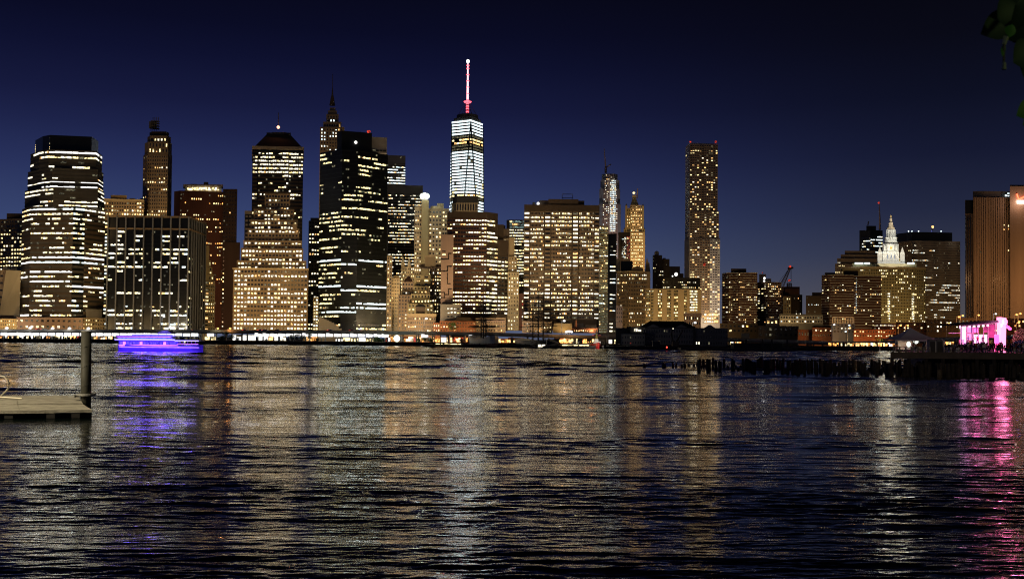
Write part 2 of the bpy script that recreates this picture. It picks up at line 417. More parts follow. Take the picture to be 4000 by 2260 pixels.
for i in range(7):
    a, c = i/7., (i+1)/7.; b.face((735+65*a+1.5, 46*a+1), (735+65*c-1.5, 46*c-1), 897, 1290, 2, 23, '00101111110011031420145'[0:23], 'yyg', .9, .5, 'black', piers=False, coh=.6, dark=False)
b.done()

b = Bld('brown_apartment_tower', 'dark reddish brown tower with a brightly lit rooftop pavilion', 'building', 980, 800, 1290, y_ref=950, cap=260)
b.body([(677, 6), (700, 0), (872, 8)], 745, 1290, 40, 'redbrown'); b.body([(868, 2), (924, 2)], 736, 1290, 44, 'darkbrown'); b.body([(880, -2), (938, -2)], 946, 1290, 20, 'darkbrown')
b.roofbox(712, 868, 719, 724, 2, 20, 'grey', 'canopy'); b.face((718, 6), (862, 6), 724, 744, 16, 1, '9', 'yyw', .85, .8); b.roofbox(718, 862, 724, 745, 7, 12, 'tan', 'pavilion')
b.roofbox(740, 765, 714, 720, 8, 8, 'darkbrown'); b.roofbox(792, 810, 706, 720, 8, 8, 'brown')
b.face((700, 0), (872, 8), 752, 1284, 20, 34, '1120233123113213121201321212212112', 'ayyo', .5, .5, 'redbrown', coh=.35, dark=False)
b.face((869, 2), (923, 2), 742, 1280, 5, 34, '0001011110110112222322322121212121', 'ywa', .45, .45, 'darkbrown', coh=.3)
b.done()
b = Bld('white_ziggurat_building', 'slim white stepped building beside the dark framed tower', 'building', 860, 820, 1290, y_ref=1130, cap=260)
for (x1, yt, yb, dd) in ((815, 955, 1015, 8), (822, 1015, 1042, 6), (828, 1042, 1070, 4), (834, 1070, 1097, 2), (840, 1097, 1290, 0)):
    b.body([(792, dd), (x1, dd)], yt, None if yb == 1290 else yb, 26-dd, 'cream')
    if yb > 1000: b.face((815, dd), (x1, dd), yt+1, yb, max(1, int((x1-815)/7)), int((yb-yt)/13.6), '1', 'ya', .45, .5, 'cream')
b.face((797, 0), (816, 0), 1097, 1290, 1, 14, '70999999959709', 'wya', .85, .55, 'cream')
b.face((797, 6), (815, 6), 1040, 1097, 2, 4, '2', 'wya', .5, .45, 'cream'); b.done()

b = Bld('setback_building', 'huge tan masonry ziggurat with rows of bright square windows', 'building', 800, 1057, 1290, y_ref=1080)
T = [(911, 1204, 1052, 1290, 0, 22, 14, '29315788258996'), (924, 1196, 1020, 1052, 3, 20, 2, '46'), (940, 1183, 970, 1020, 6, 18, 3, '716'), (949, 1178, 938, 970, 9, 17, 2, '81'),
     (965, 1166, 890, 938, 12, 15, 3, '412'), (975, 1160, 853, 890, 15, 14, 2, '74'), (987, 1146, 809, 853, 18, 12, 3, '141'), (1030, 1129, 744, 809, 21, 8, 4, '0115')]
for i, (x0, x1, yt, yb, dd, c, r, s) in enumerate(T):
    b.body([(x0, dd), (x1, dd)], yt-4, yb, 60-dd, 'brown')
    b.face((x0+3, dd), (x1-3, dd), yt, yb, c, r, s, 'wwwy', .66, .58, 'brown', coh=.45)
for x0, x1, yt, yb, dd in ((1062, 1090, 836, 846, 16), (1140, 1156, 868, 886, 13)):
    b.body([(x0, dd), (x1, dd)], yt, yb, 8, 'brown', 'bay')
b.mb('cornice', stone('tan')).box(b.pt((909, 0))[0], b.pt((1206, 0))[0], b.D-1.2, b.D, b.z(1052), b.z(1047)); b.done()

b = Bld('pyramid_roof_tower', 'tall glass tower under a dark truncated pyramid roof with a red beacon', 'tower', 960, 1084, 1290, y_ref=750)
b.body([(984, 0), (1183, 3)], 578, 1290, 60, 'black'); b.body([(982, -2), (1185, 1)], 572, 584, 64, 'tan', 'cornice')
b.body([(992, 0), (1178, 3)], 510, 573, 58, 'darkbrown', 'roof', taper=[(1042, 14), (1128, 15)]); b.roofbox(1038, 1133, 508, 513, 12, 30, 'darkgrey', 'parapet'); b.roofbox(1060, 1115, 503, 509, 16, 20, 'darkgrey', 'roof_block')
q = P(1087, 505, b.D+20); m_ = MB(); m_.tube([q, q+Vector((0, 0, 16))], .35, 6); m_.build('antenna', stone('darkgrey'), b.root)
b.lamp(1087, 497, 18, 1.5, 'B', 'beacon'); light('beacon_light', 'POINT', P(1087, 497, b.D+14), (1, .35, .15), 1500, .5)
s = '7899993012151210432000000000'
for (x0, x1, c) in ((986, 1004, 2), (1008, 1045, 5), (1048, 1125, 10), (1128, 1164, 5), (1166, 1182, 2)):
    b.face((x0, 0 if x0 < 1100 else 2), (x1, 0 if x0 < 1100 else 2), 592, 1000, c, 28, s, 'wwwy', .85, .55, 'darkbrown', piers=False, coh=.5, dark=False)
b.body([(957, -4), (986, -4)], 826, 1290, 20, 'grey', 'wing'); b.face((958, -4), (985, -4), 840, 1100, 2, 16, '0023012130200000', 'ywc', .7, .5, 'black', dark=False); b.done()

b = Bld('tan_slender_building', 'slender tan stone building squeezed left of the black glass tower', 'building', 900, 1224, 1290, y_ref=1060, cap=200)
b.body([(1203, 0), (1246, 0)], 862, 1290, 22, 'tan'); b.roofbox(1210, 1244, 849, 862, 3, 14, 'brown')
b.face((1205, 0), (1246, 0), 862, 1290, 4, 28, '0767372421713473534362502311', 'wyw', .6, .5, 'tan', coh=.6); b.done()

b = Bld('spired_stone_tower', 'dark brown stone skyscraper tapering to a needle spire behind the black glass tower', 'tower', 1200, 1297, 1290, y_ref=520, cap=120)
for (x0, x1, yt, yb, dd) in ((1250, 1345, 496, 1290, 0), (1262, 1333, 473, 500, 4), (1274, 1322, 440, 475, 8), (1280, 1315, 424, 442, 11), (1287, 1309, 410, 426, 14)):
    b.body([(x0, dd), (x1, dd)], yt, None if yb == 1290 else yb, 40-dd*1.2, 'brown')
q = P(1298, 412, b.D+20); m_ = MB(); m_.lathe(q, [(3.6, 0), (3.0, 3), (2.0, 9), (1.0, 13), (.7, 18), (.35, 22), (.3, 38)], 8); m_.build('spire', stone('darkbrown'), b.root)
b.face((1264, 4), (1331, 4), 476, 498, 7, 1, '5', 'c', .5, .6, 'brown'); b.face((1276, 8), (1320, 8), 443, 473, 4, 2, '05', 'c', .5, .6, 'brown')
b.face((1252, 0), (1340, 0), 500, 590, 8, 7, '4332211', 'cw', .45, .6, 'brown', coh=.3); b.done()

b = Bld('black_glass_tower', 'massive black glass tower with angled corner and blazing white floors near its base', 'office building', 800, 1380, 1290, y_ref=930)
fr = [(1247, 18), (1333, 0), (1395, 2), (1511, 22)]
b.body(fr, 582, 1290, 60, 'black'); b.body([(1312, 8), (1330, 4), (1448, 12)], 507, 584, 40, 'black', 'roof_block'); b.body([(1447, 14), (1507, 17)], 520, 584, 30, 'grey', 'roof_block')
b.face((1449, 13.5), (1505, 16.5), 566, 582, 4, 1, '0', 'd', .9, .6)
for i in range(8): b.roofbox(1344+i*8, 1349+i*8, 503, 508, 12, 5, 'darkgrey', 'roof_unit')
sl = '0500113221100'+'45457716633120C3533CY555CC2410'
sr = '0112211131110Y13143622011C1100C200CC00000'
b.face(fr[0], fr[1], 585, 1277, 13, 41, '1531011213240044566771633'+'C35353C65432C9130', 'qqyyg', .85, .52, 'black', piers=False, coh=.8, dark=False)
b.face(fr[1], fr[2], 585, 1277, 9, 41, '0121110130110Y042351410100C11100C310CC000', 'qyywg', .88, .52, 'black', piers=False, coh=.8, dark=False)
b.face(fr[2], fr[3], 585, 1277, 17, 41, '0112210121230Y13142510020'+'C11000C100CC000009', 'qqyyg', .88, .52, 'black', piers=False, coh=.8, dark=False)
b.face(fr[2], fr[3], 1260, 1290, 16, 2, '79', 'gyqC', .9, .6, 'black')
b.lamp(1390, 556, 7, 1.2, 'W'); 
for i, x in enumerate((1438, 1443)): b.lamp(x, 514, 10, 1.0, 'r')
m_ = MB()   # curved canopy at the foot of the left face
pts = []
for t in range(9):
    a = t/8.; q0 = P(1248+85*a*.98, 1240+50*(1-a**.6)*0, 792); m_.obox((P(1246+a*80, 1200, 790).x, 790), (1, 0), (0, -1), 0, P(1256, 1200, 790).x-P(1246, 1200, 790).x+.02, GROUND_Z, ZZ(1288-44*(1-a)**.7, 790), 0, 1)
m_.build('canopy', stone('grey'), b.root); b.done()

b = Bld('pale_banded_tower', 'distant tower with bluish white banded floors behind the black glass tower', 'office building', 1350, 1546, 1290, y_ref=700, cap=60)
b.body([(1505, 0), (1583, 4)], 606, 1290, 50, 'bluegrey')
b.face((1512, 0), (1583, 4), 636, 720, 10, 8, '66677789', 'cccw', .92, .5, 'darkgrey', piers=False, dark=False)
b.face((1512, 0), (1583, 4), 606, 636, 10, 2, '00', 'c', .92, .5, 'bluegrey', piers=False, dark=False); b.done()

b = Bld('dark_gridded_tower', 'dark square tower speckled with small white windows below the rooftop floodlight', 'office building', 1000, 1580, 1290, y_ref=900, cap=200)
b.body([(1513, 0), (1650, 2)], 723, 1290, 50, 'darkgrey')
b.face((1516, 0), (1650, 2), 757, 1110, 24, 29, '4345555455688885001776653578', 'wwwa', .8, .42, 'black', coh=.55, dark=False, piers=False); b.done()

b = Bld('floodlit_apartment_tower', 'olive tan apartment tower crowned by a blazing white floodlight', 'building', 900, 1700, 1290, y_ref=1000)
b.body([(1618, 4), (1655, 4)], 806, 1290, 30, 'tan'); b.body([(1645, 0), (1673, 0)], 782, 1290, 24, 'olive', 'chimney_shaft'); b.body([(1672, 4), (1752, 4)], 812, 1290, 30, 'tan')
b.roofbox(1680, 1706, 800, 812, 8, 10, 'cream'); b.roofbox(1706, 1731, 789, 812, 8, 10, 'cream')
b.face((1619, 4), (1645, 4), 818, 1290, 3, 29, '0324534544543475546534554543', 'ywya', .6, .5, 'tan', coh=.3)
b.face((1674, 4), (1724, 4), 818, 1240, 4, 26, '14343334332443343431322', 'ywya', .5, .5, 'tan', coh=.3); b.face((1726, 4), (1745, 4), 818, 1000, 2, 11, '8991116', 'ywy', .7, .5, 'tan')
for i in range(3):
    b.lamp(1650+i*9, 766-(i == 1)*3, 0, 2.5, 'F', 'floodlight')
m_ = MB(); q = P(1659, 780, b.D+1); m_.box(q.x-2.6, q.x+2.6, q.y-.3, q.y+.3, q.z-.5, q.z+2.4); m_.build('floodlight_rack', stone('darkgrey'), b.root)
b.done()

b = Bld('twisting_glass_tower', 'tallest skyscraper, white lit glass with faceted corners and a glowing red and white mast', 'tower', 1880, 1827, 1290, y_ref=600)
D = b.D
def wt(y): return max(0, min(1, (y-475)/(1350-475.)))
zt, z0 = ZZ(476, D, 1827), GROUND_Z
# square base twists to a square roof turned by 45 degrees: eight tall triangles
cx = XX(1824, D+30, 640); cyy = D+30
def sq(r, a0, z): return [(cx+r*math.cos(math.radians(a0+90*k)), cyy+r*math.sin(math.radians(a0+90*k)), z) for k in range(4)]
A0 = -75; RB = 43.0; RT = 31.5*1.0
base = sq(RB, A0+45-0, z0); topq = sq(29.7, A0, zt)
core = MB(); core.v = base + topq
core.f = [(0,1,5),(1,2,6),(2,3,7),(3,0,4),(0,5,4),(1,6,5),(2,7,6),(3,4,7),(4,5,6,7),(3,2,1,0)]
core.build('wall', stone('black'), b.root)
# lit floors ring the faceted body
def ring(z, grow):
    t = (z-z0)/(zt-z0); pts = []
    for k in range(4):
        B0, B1 = Vector(base[k]), Vector(base[(k+1) % 4]); T0, T1 = Vector(topq[k]), Vector(topq[(k+1) % 4])
        # upright triangle base k,k+1 apex top k+1 ; inverted triangle base k apex, top k,k+1
        pts.append(B0.lerp(T0, t)); pts.append(B0.lerp(T1, t))
    c = Vector((cx, cyy, z)); return [c + (Vector((p.x, p.y, z))-c)*grow for p in pts]
rd = random.Random(3); ny = 57; ys = [483 + i*(1250-483)/64. for i in range(65)]
for i, y in enumerate(ys):
    z = ZZ(y, D+30, 1827); fh = (ys[1]-ys[0])*(D+30)/4000.
    lit = 'c'
    if 6 <= i <= 8: lit = ('q', 'a', 'd')[i-6]
    if i in (9,): lit = 'd'
    if i == 24: lit = 'q'
    if i in (5, 25): lit = 'd'
    lo, up = ring(z-fh*.30, 1.003), ring(z+fh*.25, 1.003)
    for k in range(8):
        j = (k+1) % 8
        if (lo[k].y+lo[j].y)/2 > cyy: continue
        A, Bv = lo[k], lo[j]; L = (Bv-A).length; nseg = max(1, int(L/5.0))
        for sg in range(nseg):
            a0, a1 = (sg+.04)/nseg, (sg+.96)/nseg
            kk = 'v' if lit == 'c' else lit
            if lit == 'c' and rd.random() < (.30 if i > 16 else .05): kk = rd.choice('VVdVy' if i > 16 else 'VVd')
            if lit in 'qa' and rd.random() < .4: kk = rd.choice('wan')
            m_ = b.rest.setdefault(kk, MB()) if b.n >= 300 or i < 0 else None
            q = [lo[k].lerp(lo[j], a0), lo[k].lerp(lo[j], a1), up[k].lerp(up[j], a1), up[k].lerp(up[j], a0)]
            if m_ is None:
                m2 = MB(); m2.quad(*q); m2.build('window', K[kk], b.root); b.n += 1
            else: m_.quad(*q)
m_ = MB()
for k in range(8):
    lo, up = ring(z0+1, 1.006), ring(zt, 1.006)
    if lo[k].y < cyy+20: m_.tube([lo[k], up[k]], 1.25, 4)
m_.build('corner_rib', stone('black'), b.root)
for (r, a, z1, z2, mt) in ((26, A0, zt, ZZ(466, D+30, 1827), 'darkgrey'),): m_ = MB(); m_.prism([p[:2] for p in sq(r, a, 0)], z1, z2); m_.build('parapet', stone(mt), b.root)
zc = ZZ(467, D+30, 1827); zc2 = ZZ(452, D+30, 1827)
m_ = MB(); m_.lathe((cx, cyy, zc), [(21, 0), (21, 2), (20, 2.2), (20, zc2-zc)], 24); m_.build('crown_ring', stone('darkgrey'), b.root)
mast = MB(); zm = ZZ(246, D+30, 1827); zb_ = ZZ(400, D+30, 1827)
MR = emat('mast_light_red', (1, .10, .14), 3.2, lo=.6); MW = emat('mast_light_pink', (1, .46, .52), 5, lo=.8); K['m'] = MR
mast.lathe((cx, cyy, zb_), [(2.0, 0), (1.9, (zm-zb_)*.3), (1.6, (zm-zb_)*.55), (1.2, (zm-zb_)*.8), (.9, zm-zb_)], 8); mast.build('mast', MW, b.root)
m_ = MB()
for y in (258, 270, 294, 318, 343, 368, 392): q = ZZ(y, D+30, 1827); m_.lathe((cx, cyy, q), [(2.7, 0), (2.7, 1.6)], 8)
for y in (398, 408, 418, 428, 440, 450, 459): q = ZZ(y, D+30, 1827); m_.lathe((cx, cyy-1, q), [(2.9, 0), (2.9, 2.4)], 8)
m_.lathe((cx, cyy, ZZ(402, D+30, 1827)), [(6, 0), (7.5, 2.4), (5, 3.4)], 12)
m_.build('mast_ring', MR, b.root)
m_ = MB(); m_.lathe((cx, cyy, zc), [(2.2, 0), (2.0, zb_-zc)], 8)
for a in range(6): th = a*math.pi/3; m_.tube([(cx+18*math.cos(th), cyy+18*math.sin(th), zc2), (cx+3*math.cos(th), cyy+3*math.sin(th), zb_)], .35, 4)
m_.build('mast_stay', stone('darkgrey'), b.root)
q = Vector((cx, cyy, ZZ(240, D+30, 1827))); m_ = MB(); m_.lathe(q, [(.8, -4), (3, -2), (3.4, 0), (3, 2), (.5, 3.6)], 8); m_.build('beacon', K['W'], b.root)
b.done()

b = Bld('ribbed_crown_building', 'pale ribbed block with a dark roof standing in front of the tallest tower', 'building', 1100, 1815, 1290, y_ref=800, cap=60)
b.body([(1766, 10), (1786, 0), (1867, 0)], 790, 1290, 40, 'tan'); b.body([(1768, 9), (1784, -1), (1867, -1)], 766, 792, 42, 'darkgrey', 'roof')
b.face((1783, 0), (1865, 0), 792, 826, 8, 1, '0', 'y', .55, .95, 'cream', belts=False, proud=.8); b.face((1766, 10), (1784, 1), 792, 826, 3, 1, '0', 'y', .5, .9, 'olive', belts=False); b.done()

b = Bld('banded_brown_tower', 'brown tower with broad white window bands, centre of the skyline', 'office building', 790, 1850, 1290, y_ref=1050)
b.body([(1746, 2), (1765, 0), (1900, 0), (1943, 10)], 827, 1290, 45, 'darkbrown'); b.body([(1943, 10), (1985, 14)], 930, 1290, 30, 'darkbrown', 'wing')
b.roofbox(1943, 1966, 868, 932, 14, 20, 'darkbrown')
b.face((1766, 0), (1900, 0), 853, 1228, 13, 24, '464567744655243576799758899'[0:24], 'wwyyw', .8, .5, 'redbrown', coh=.7, dark=True)
b.face((1746, 2), (1766, 0), 853, 915, 2, 4, '3454', 'wy', .8, .5, 'redbrown')
b.face((1901, 0.3), (1942, 9.8), 853, 1228, 4, 24, '678895568667889778888899', 'wwyy', .95, .55, 'darkbrown', piers=False, coh=.6, dark=False)
b.face((1944, 10), (1984, 14), 993, 1228, 3, 15, '769999000099995', 'wwyy', .8, .55, 'darkbrown', coh=.6)
b.done()

b = Bld('blank_pink_building', 'plain pinkish windowless wall with dark stepped line pattern beside the banded tower', 'building', 775, 1745, 1290, y_ref=1100)
b.body([(1722, 0), (1770, 0)], 916, 1290, 14, 'pink')
f = b.mb('stepped_groove', stone('black'))
def gl(x0, y0, x1, y1):
    a = P(min(x0, x1)-1.6, max(y0, y1)+1.6, 774.6); c = P(max(x0, x1)+1.6, min(y0, y1)-1.6, 774.6); f.box(a.x, c.x, 774.7, 774.98, a.z, c.z)
for seg in ([(1724,1012),(1752,1012),(1752,990),(1762,990)], [(1724,1059),(1748,1059),(1748,1040),(1764,1040)], [(1748,1066),(1748,1108),(1758,1108)], [(1722,1142),(1736,1142),(1736,1162),(1724,1162)], [(1738,1150),(1752,1150),(1752,1128),(1764,1128)], [(1745,1184),(1766,1184)]):
    for a, c in zip(seg, seg[1:]): gl(a[0], a[1], c[0], c[1])
b.face((1724, 0), (1742, 0), 975, 1000, 1, 2, '66', 'ya', .8, .5); b.done()

b = Bld('grey_lowrise', 'dull grey low block with dark strip windows at the foot of the banded tower', 'building', 765, 1790, 1290, y_ref=1220, cap=40)
b.body([(1720, 0), (1800, 0)], 1188, 1290, 10, 'grey'); b.face((1745, 0), (1797, 0), 1198, 1243, 4, 3, '1', 'w', .7, .45, 'grey'); b.done()

b = Bld('brick_warehouse', 'long dark red brick warehouse with small lit windows by the waterfront', 'building', 752, 1800, 1290, y_ref=1270)
b.body([(1718, 0), (1858, 0)], 1253, 1298, 9, 'brick'); b.body([(1770, 1), (1850, 1)], 1238, 1254, 8, 'darkbrown', 'roof', taper=[(1790, 4), (1835, 4)])
b.face((1719, 0), (1857, 0), 1255, 1297, 13, 3, '112', 'wya', .45, .5, 'brick', coh=.2); b.done()
b = Bld('brick_corner_house', 'brown brick corner building behind the moored sailing ship', 'building', 750, 1915, 1290, y_ref=1270)
b.body([(1858, 0), (1975, 0)], 1240, 1298, 9, 'brown'); b.face((1860, 0), (1973, 0), 1248, 1297, 12, 3, '112', 'ya', .45, .5, 'brown', coh=.2); b.body([(1900, -1), (1972, -1)], 1250, 1256, 2, 'pink', 'cornice'); b.done()

b = Bld('tan_rooftop_building', 'tan masonry building with a stepped top behind the banded tower', 'building', 980, 1970, 1290, y_ref=930, cap=60)
b.body([(1952, 0), (1990, 0)], 893, 1290, 26, 'brown'); b.body([(1958, -3), (1988, -3)], 930, 1290, 20, 'tan'); b.roofbox(1956, 1974, 878, 893, 4, 8, 'darkbrown')
b.body([(1986, 2), (2002, 2)], 968, 1290, 20, 'tan'); b.face((1959, -3), (1987, -3), 932, 985, 3, 3, '331', 'wy', .5, .4, 'tan'); b.done()

b = Bld('cyan_glass_office', 'pale cyan glass topped office with white lit floors behind the broad slab', 'office building', 1250, 2012, 1290, y_ref=950, cap=120)
b.body([(1978, 4), (1990, 0), (2060, 0)], 858, 1290, 40, 'darkgrey')
b.face((1990, 0), (2050, 0), 860, 892, 6, 3, '999', 'G', .9, .85, 'steel')
b.face((1990, 0), (2050, 0), 892, 1120, 14, 20, '79989878797999698789'[0:20], 'wwyy', .85, .5, 'darkbrown', coh=.6, dark=False); b.done()

b = Bld('cream_slender_tower', 'slender cream stone tower with narrow windows beside the broad slab', 'building', 800, 2005, 1290, y_ref=1150, cap=200)
b.body([(1983, 0), (2027, 0)], 1062, 1290, 22, 'cream'); b.body([(1985, 3), (2018, 3)], 1000, 1062, 16, 'tan'); b.body([(1987, 5), (2008, 5)], 925, 1000, 12, 'tan')
b.face((1984, 0), (2026, 0), 1064, 1290, 4, 15, '333732221232322', 'wwy', .35, .5, 'cream', coh=.3); b.face((1986, 3), (2017, 3), 1002, 1060, 3, 4, '0112', 'wy', .4, .4, 'tan'); b.done()

b = Bld('narrow_red_building', 'narrow dark red building with a strip of white lights beside the cream tower', 'building', 790, 2036, 1290, y_ref=1250, cap=40)
b.body([(2027, 0), (2046, 0)], 1146, 1290, 18, 'redbrown'); b.face((2036, 0), (2045, 0), 1170, 1290, 1, 10, '5', 'wyr', .5, .7, 'redbrown'); b.done()

b = Bld('broad_slab_tower', 'broad dark brown slab with a dense grid of white windows', 'office building', 810, 2192, 1290, y_ref=1020)
b.body([(2046, 0), (2340, 0)], 800, 1290, 50, 'darkbrown'); b.body([(2105, 3), (2281, 3)], 781, 801, 34, 'darkbrown', 'roof_block'); b.body([(2140, 1), (2258, 1)], 777, 802, 6, 'darkbrown', 'roof_block')
s = '668855673444771347568767864'
for (x0, x1, c, w) in ((2047, 2067, 1, .9), (2071, 2124, 10, .62), (2128, 2149, 1, .9), (2153, 2232, 14, .62), (2237, 2257, 1, .9), (2261, 2319, 10, .62), (2322, 2339, 1, .9)):
    b.cap = b.n + (27 if c == 1 else 64)
    b.face((x0, 0), (x1, 0), 826, 1247, c, 27, s if c > 1 else '797867866665776567879868767', 'wwwwyya', w, .58, 'brown', coh=.6)
b.cap = 300
for (x0, x1, c) in ((2150, 2232, 12),): b.face((x0, .2), (x1, .2), 811, 824, c, 1, '5', 'wy', .5, .6)
f = b.mb('roof_rail', stone('darkgrey'))
for x in (2196, 2237): q = P(x, 777, 815); f.box(q.x-.2, q.x+.2, q.y-.2, q.y+.2, q.z, ZZ(758, 815))
for y in (758, 773): q = P(2196, y, 815); f.box(q.x, P(2237, y, 815).x, q.y-.2, q.y+.2, q.z-.2, q.z+.2)
b.roofbox(2078, 2090, 788, 800, 4, 6, 'darkgrey', 'roof_unit'); b.lamp(2102, 795, 1, 1.2); b.done()

b = Bld('blank_tan_building', 'plain tan windowless wall of a low building behind the light post', 'building', 752, 2197, 1290, y_ref=1275)
b.body([(2158, 0), (2234, 0)], 1262, 1300, 9, 'tan', taper=[(2164, 0), (2234, 0)]); b.body([(2190, 2), (2232, 2)], 1247, 1263, 8, 'darkgrey', 'roof'); b.done()
b = Bld('dark_row_house', 'row of low dark brick houses with steep roofs near the red ship', 'building', 750, 2290, 1290, y_ref=1280)
b.body([(2236, 0), (2336, 0)], 1280, 1300, 9, 'brick'); b.body([(2236, -.5), (2280, -.5)], 1262, 1281, 9, 'darkgrey', 'roof', taper=[(2240, 4), (2278, 4)]); b.body([(2282, -.6), (2334, -.6)], 1268, 1283, 9, 'darkbrown', 'roof', taper=[(2286, 4), (2330, 4)])
b.roofbox(2248, 2254, 1250, 1281, 0, 2, 'brick', 'chimney'); b.face((2240, 0), (2334, 0), 1283, 1299, 11, 1, '4', 'ya', .5, .5, 'brick'); b.done()
b = Bld('brown_terrace', 'low brown brick terrace half hidden behind the ship masts', 'building', 751, 2095, 1290, y_ref=1280, cap=60)
b.body([(2040, 0), (2157, 0)], 1254, 1300, 9, 'darkbrown'); b.face((2042, 0), (2156, 0), 1258, 1299, 10, 3, '121', 'wwy', .4, .5, 'darkbrown', coh=.2); b.done()

b = Bld('green_lit_slab', 'thin glass slab glowing faint green floor by floor', 'building', 800, 2357, 1290, y_ref=1090)
b.body([(2340, 0), (2375, 0)], 881, 1300, 30, 'grey'); b.face((2341, 0), (2374, 0), 884, 1300, 7, 42, '869769658997786789788988998899889999898999', 'ggggdgn', .86, .62, 'olive', coh=.5)
b.face((2341, -.3), (2374, -.3), 884, 1300, 5, 27, '110010120000010101010200', 'ywc', .8, .3, dark=False, coh=.6); b.done()
b = Bld('dark_thin_tower', 'thin dark tower with one column of white windows beside the green lit slab', 'building', 805, 2391, 1290, y_ref=1090)
b.body([(2375, 0), (2408, 0)], 912, 1300, 24, 'black'); b.face((2382, 0), (2404, 0), 955, 1300, 2, 22, '0433526376212361276589899', 'wccw', .9, .4, 'black', coh=.75, dark=False)
b.roofbox(2376, 2424, 1215, 1300, -2, 8, 'darkbrown', 'podium'); b.face((2380, -2), (2412, -2), 1240, 1300, 2, 4, '6', 'ww', .8, .5); b.done()

b = Bld('unfinished_tower', 'tower under construction with a bright lit hoist strip and a crane on top', 'tower', 1700, 2382, 1290, y_ref=800, cap=150)
for (x0, x1, yt, yb, dd) in ((2338, 2425, 795, 1290, 0), (2341, 2422, 735, 797, 2), (2345, 2419, 700, 737, 4), (2350, 2412, 676, 702, 6)):
    b.body([(x0, dd+8), (x0+16, dd), (x1-12, dd), (x1, dd+8)], yt, None if yb == 1290 else yb, 46-dd, 'steel')
    if yb <= 1290: b.face((x0+16, dd), (x1-12, dd), yt+2, min(yb, 1010), 9, max(2, int((min(yb, 1010)-yt)/7.5)), '43', 'cdww', .45, .5, 'pink', coh=.2)
b.face((2382, -1.2), (2405, -1.2), 702, 905, 4, 27, '9', 'ccw', .7, .7, 'steel', coh=.1)
m_ = MB(); a, c = P(2366, 676, 1712), P(2360, 580, 1712); m_.tube([a, a+Vector((0, 0, 9))], 2.0, 4); m_.tube([a+Vector((0, 0, 9)), c], [1.3, .5], 4); m_.tube([a+Vector((0, 0, 9)), a+Vector((9, 0, 15))], 1.0, 4); m_.build('crane', stone('pink'), b.root); b.done()

b = Bld('gothic_tower', 'orange lit gothic skyscraper with a green pyramid roof and glowing lantern', 'tower', 1550, 2480, 1290, y_ref=900, cap=300)
b.body([(2438, 0), (2519, 0)], 905, 1290, 40, 'tan'); b.body([(2445, 3), (2512, 3)], 812, 906, 34, 'tan')
for x in (2446, 2511, 2440, 2516):
    yt = 803 if x in (2446, 2511) else 896
    b.body([(x-4, 1), (x+4, 1)], yt, yt+110, 6, 'olive', 'turret', taper=None); b.body([(x-4, 1), (x+4, 1)], yt-9, yt, 6, 'olive', 'turret', taper=[(x-.5, 3), (x+.5, 3)])
b.body([(2458, 5), (2500, 5)], 770, 812, 26, 'olive', 'roof', taper=[(2470, 14), (2484, 14)]); b.body([(2469, 12), (2485, 12)], 758, 772, 10, 'olive', 'lantern')
b.lamp(2476, 754, 16, 2.0, 'y', 'beacon'); m_ = MB(); q = P(2489, 775, 1562); m_.tube([q, q+Vector((.5, 0, 15))], .7, 4); m_.build('scaffold', stone('pink'), b.root)
b.face((2463, 3), (2508, 3), 800, 905, 7, 9, '268867665', 'yyaa', .55, .5, 'tan', coh=.2); b.face((2464, 0), (2512, 0), 907, 1045, 9, 11, '8767888877', 'yyya', .6, .5, 'tan', coh=.1); b.face((2447, 3), (2462, 3), 815, 900, 2, 7, '0111', 'qa', .4, .5, 'olive'); b.face((2498, 5.5), (2500, 5.5), 800, 812, 1, 1, '0'); b.done()
b = Bld('red_white_lit_block', 'block with one white and one red lit window strip left of the gothic tower', 'building', 1480, 2436, 1290, y_ref=950, cap=120)
b.body([(2415, 6), (2462, 0)], 905, 1290, 40, 'darkbrown'); b.face((2429, 3), (2446, 1), 925, 1010, 4, 16, '6', 'cww', .7, .5, 'darkbrown'); b.face((2448, 1), (2461, 0), 922, 1010, 3, 16, '9', 'R', .85, .8, 'redbrown'); b.done()

b = Bld('classical_stone_building', 'brown stone office with a pediment gable and rows of small windows', 'building', 960, 2470, 1290, y_ref=1150)
b.body([(2408, 8), (2455, 0), (2540, 0)], 1060, 1300, 40, 'brown'); b.body([(2466, 1), (2512, 1)], 1048, 1062, 20, 'brown', 'gable'); b.body([(2466, 1), (2512, 1)], 1037, 1048, 20, 'brown', 'gable', taper=[(2488, 2), (2490, 2)])
b.body([(2405, 7), (2454, -1), (2514, -1)], 1058, 1063, 10, 'tan', 'cornice'); b.roofbox(2424, 2470, 1015, 1060, 12, 16, 'black'); b.roofbox(2402, 2422, 1005, 1062, 14, 10, 'grey')
b.face((2409, 8), (2454, 0), 1066, 1290, 9, 15, '543413231111101', 'wwya', .5, .5, 'brown', coh=.4); b.face((2456, 0), (2526, 0), 1066, 1290, 11, 15, '762142233133221', 'wwya', .5, .5, 'brown', coh=.5)
b.body([(2519, 6), (2540, 6)], 1022, 1062, 16, 'brown', 'turret', taper=[(2522, 8), (2536, 8)]); b.body([(2522, 8), (2532, 8)], 1003, 1022, 8, 'brown', 'spire', taper=[(2526, 11), (2527, 11)]); b.done()
b = Bld('pinkish_small_building', 'small pinkish plastered building at the foot of the stone office', 'building', 790, 2418, 1290, y_ref=1240)
b.body([(2406, 0), (2432, 0)], 1194, 1300, 14, 'pink'); b.face((2407, 0), (2431, 0), 1198, 1262, 3, 4, '01', 'y', .4, .5, 'pink'); b.done()

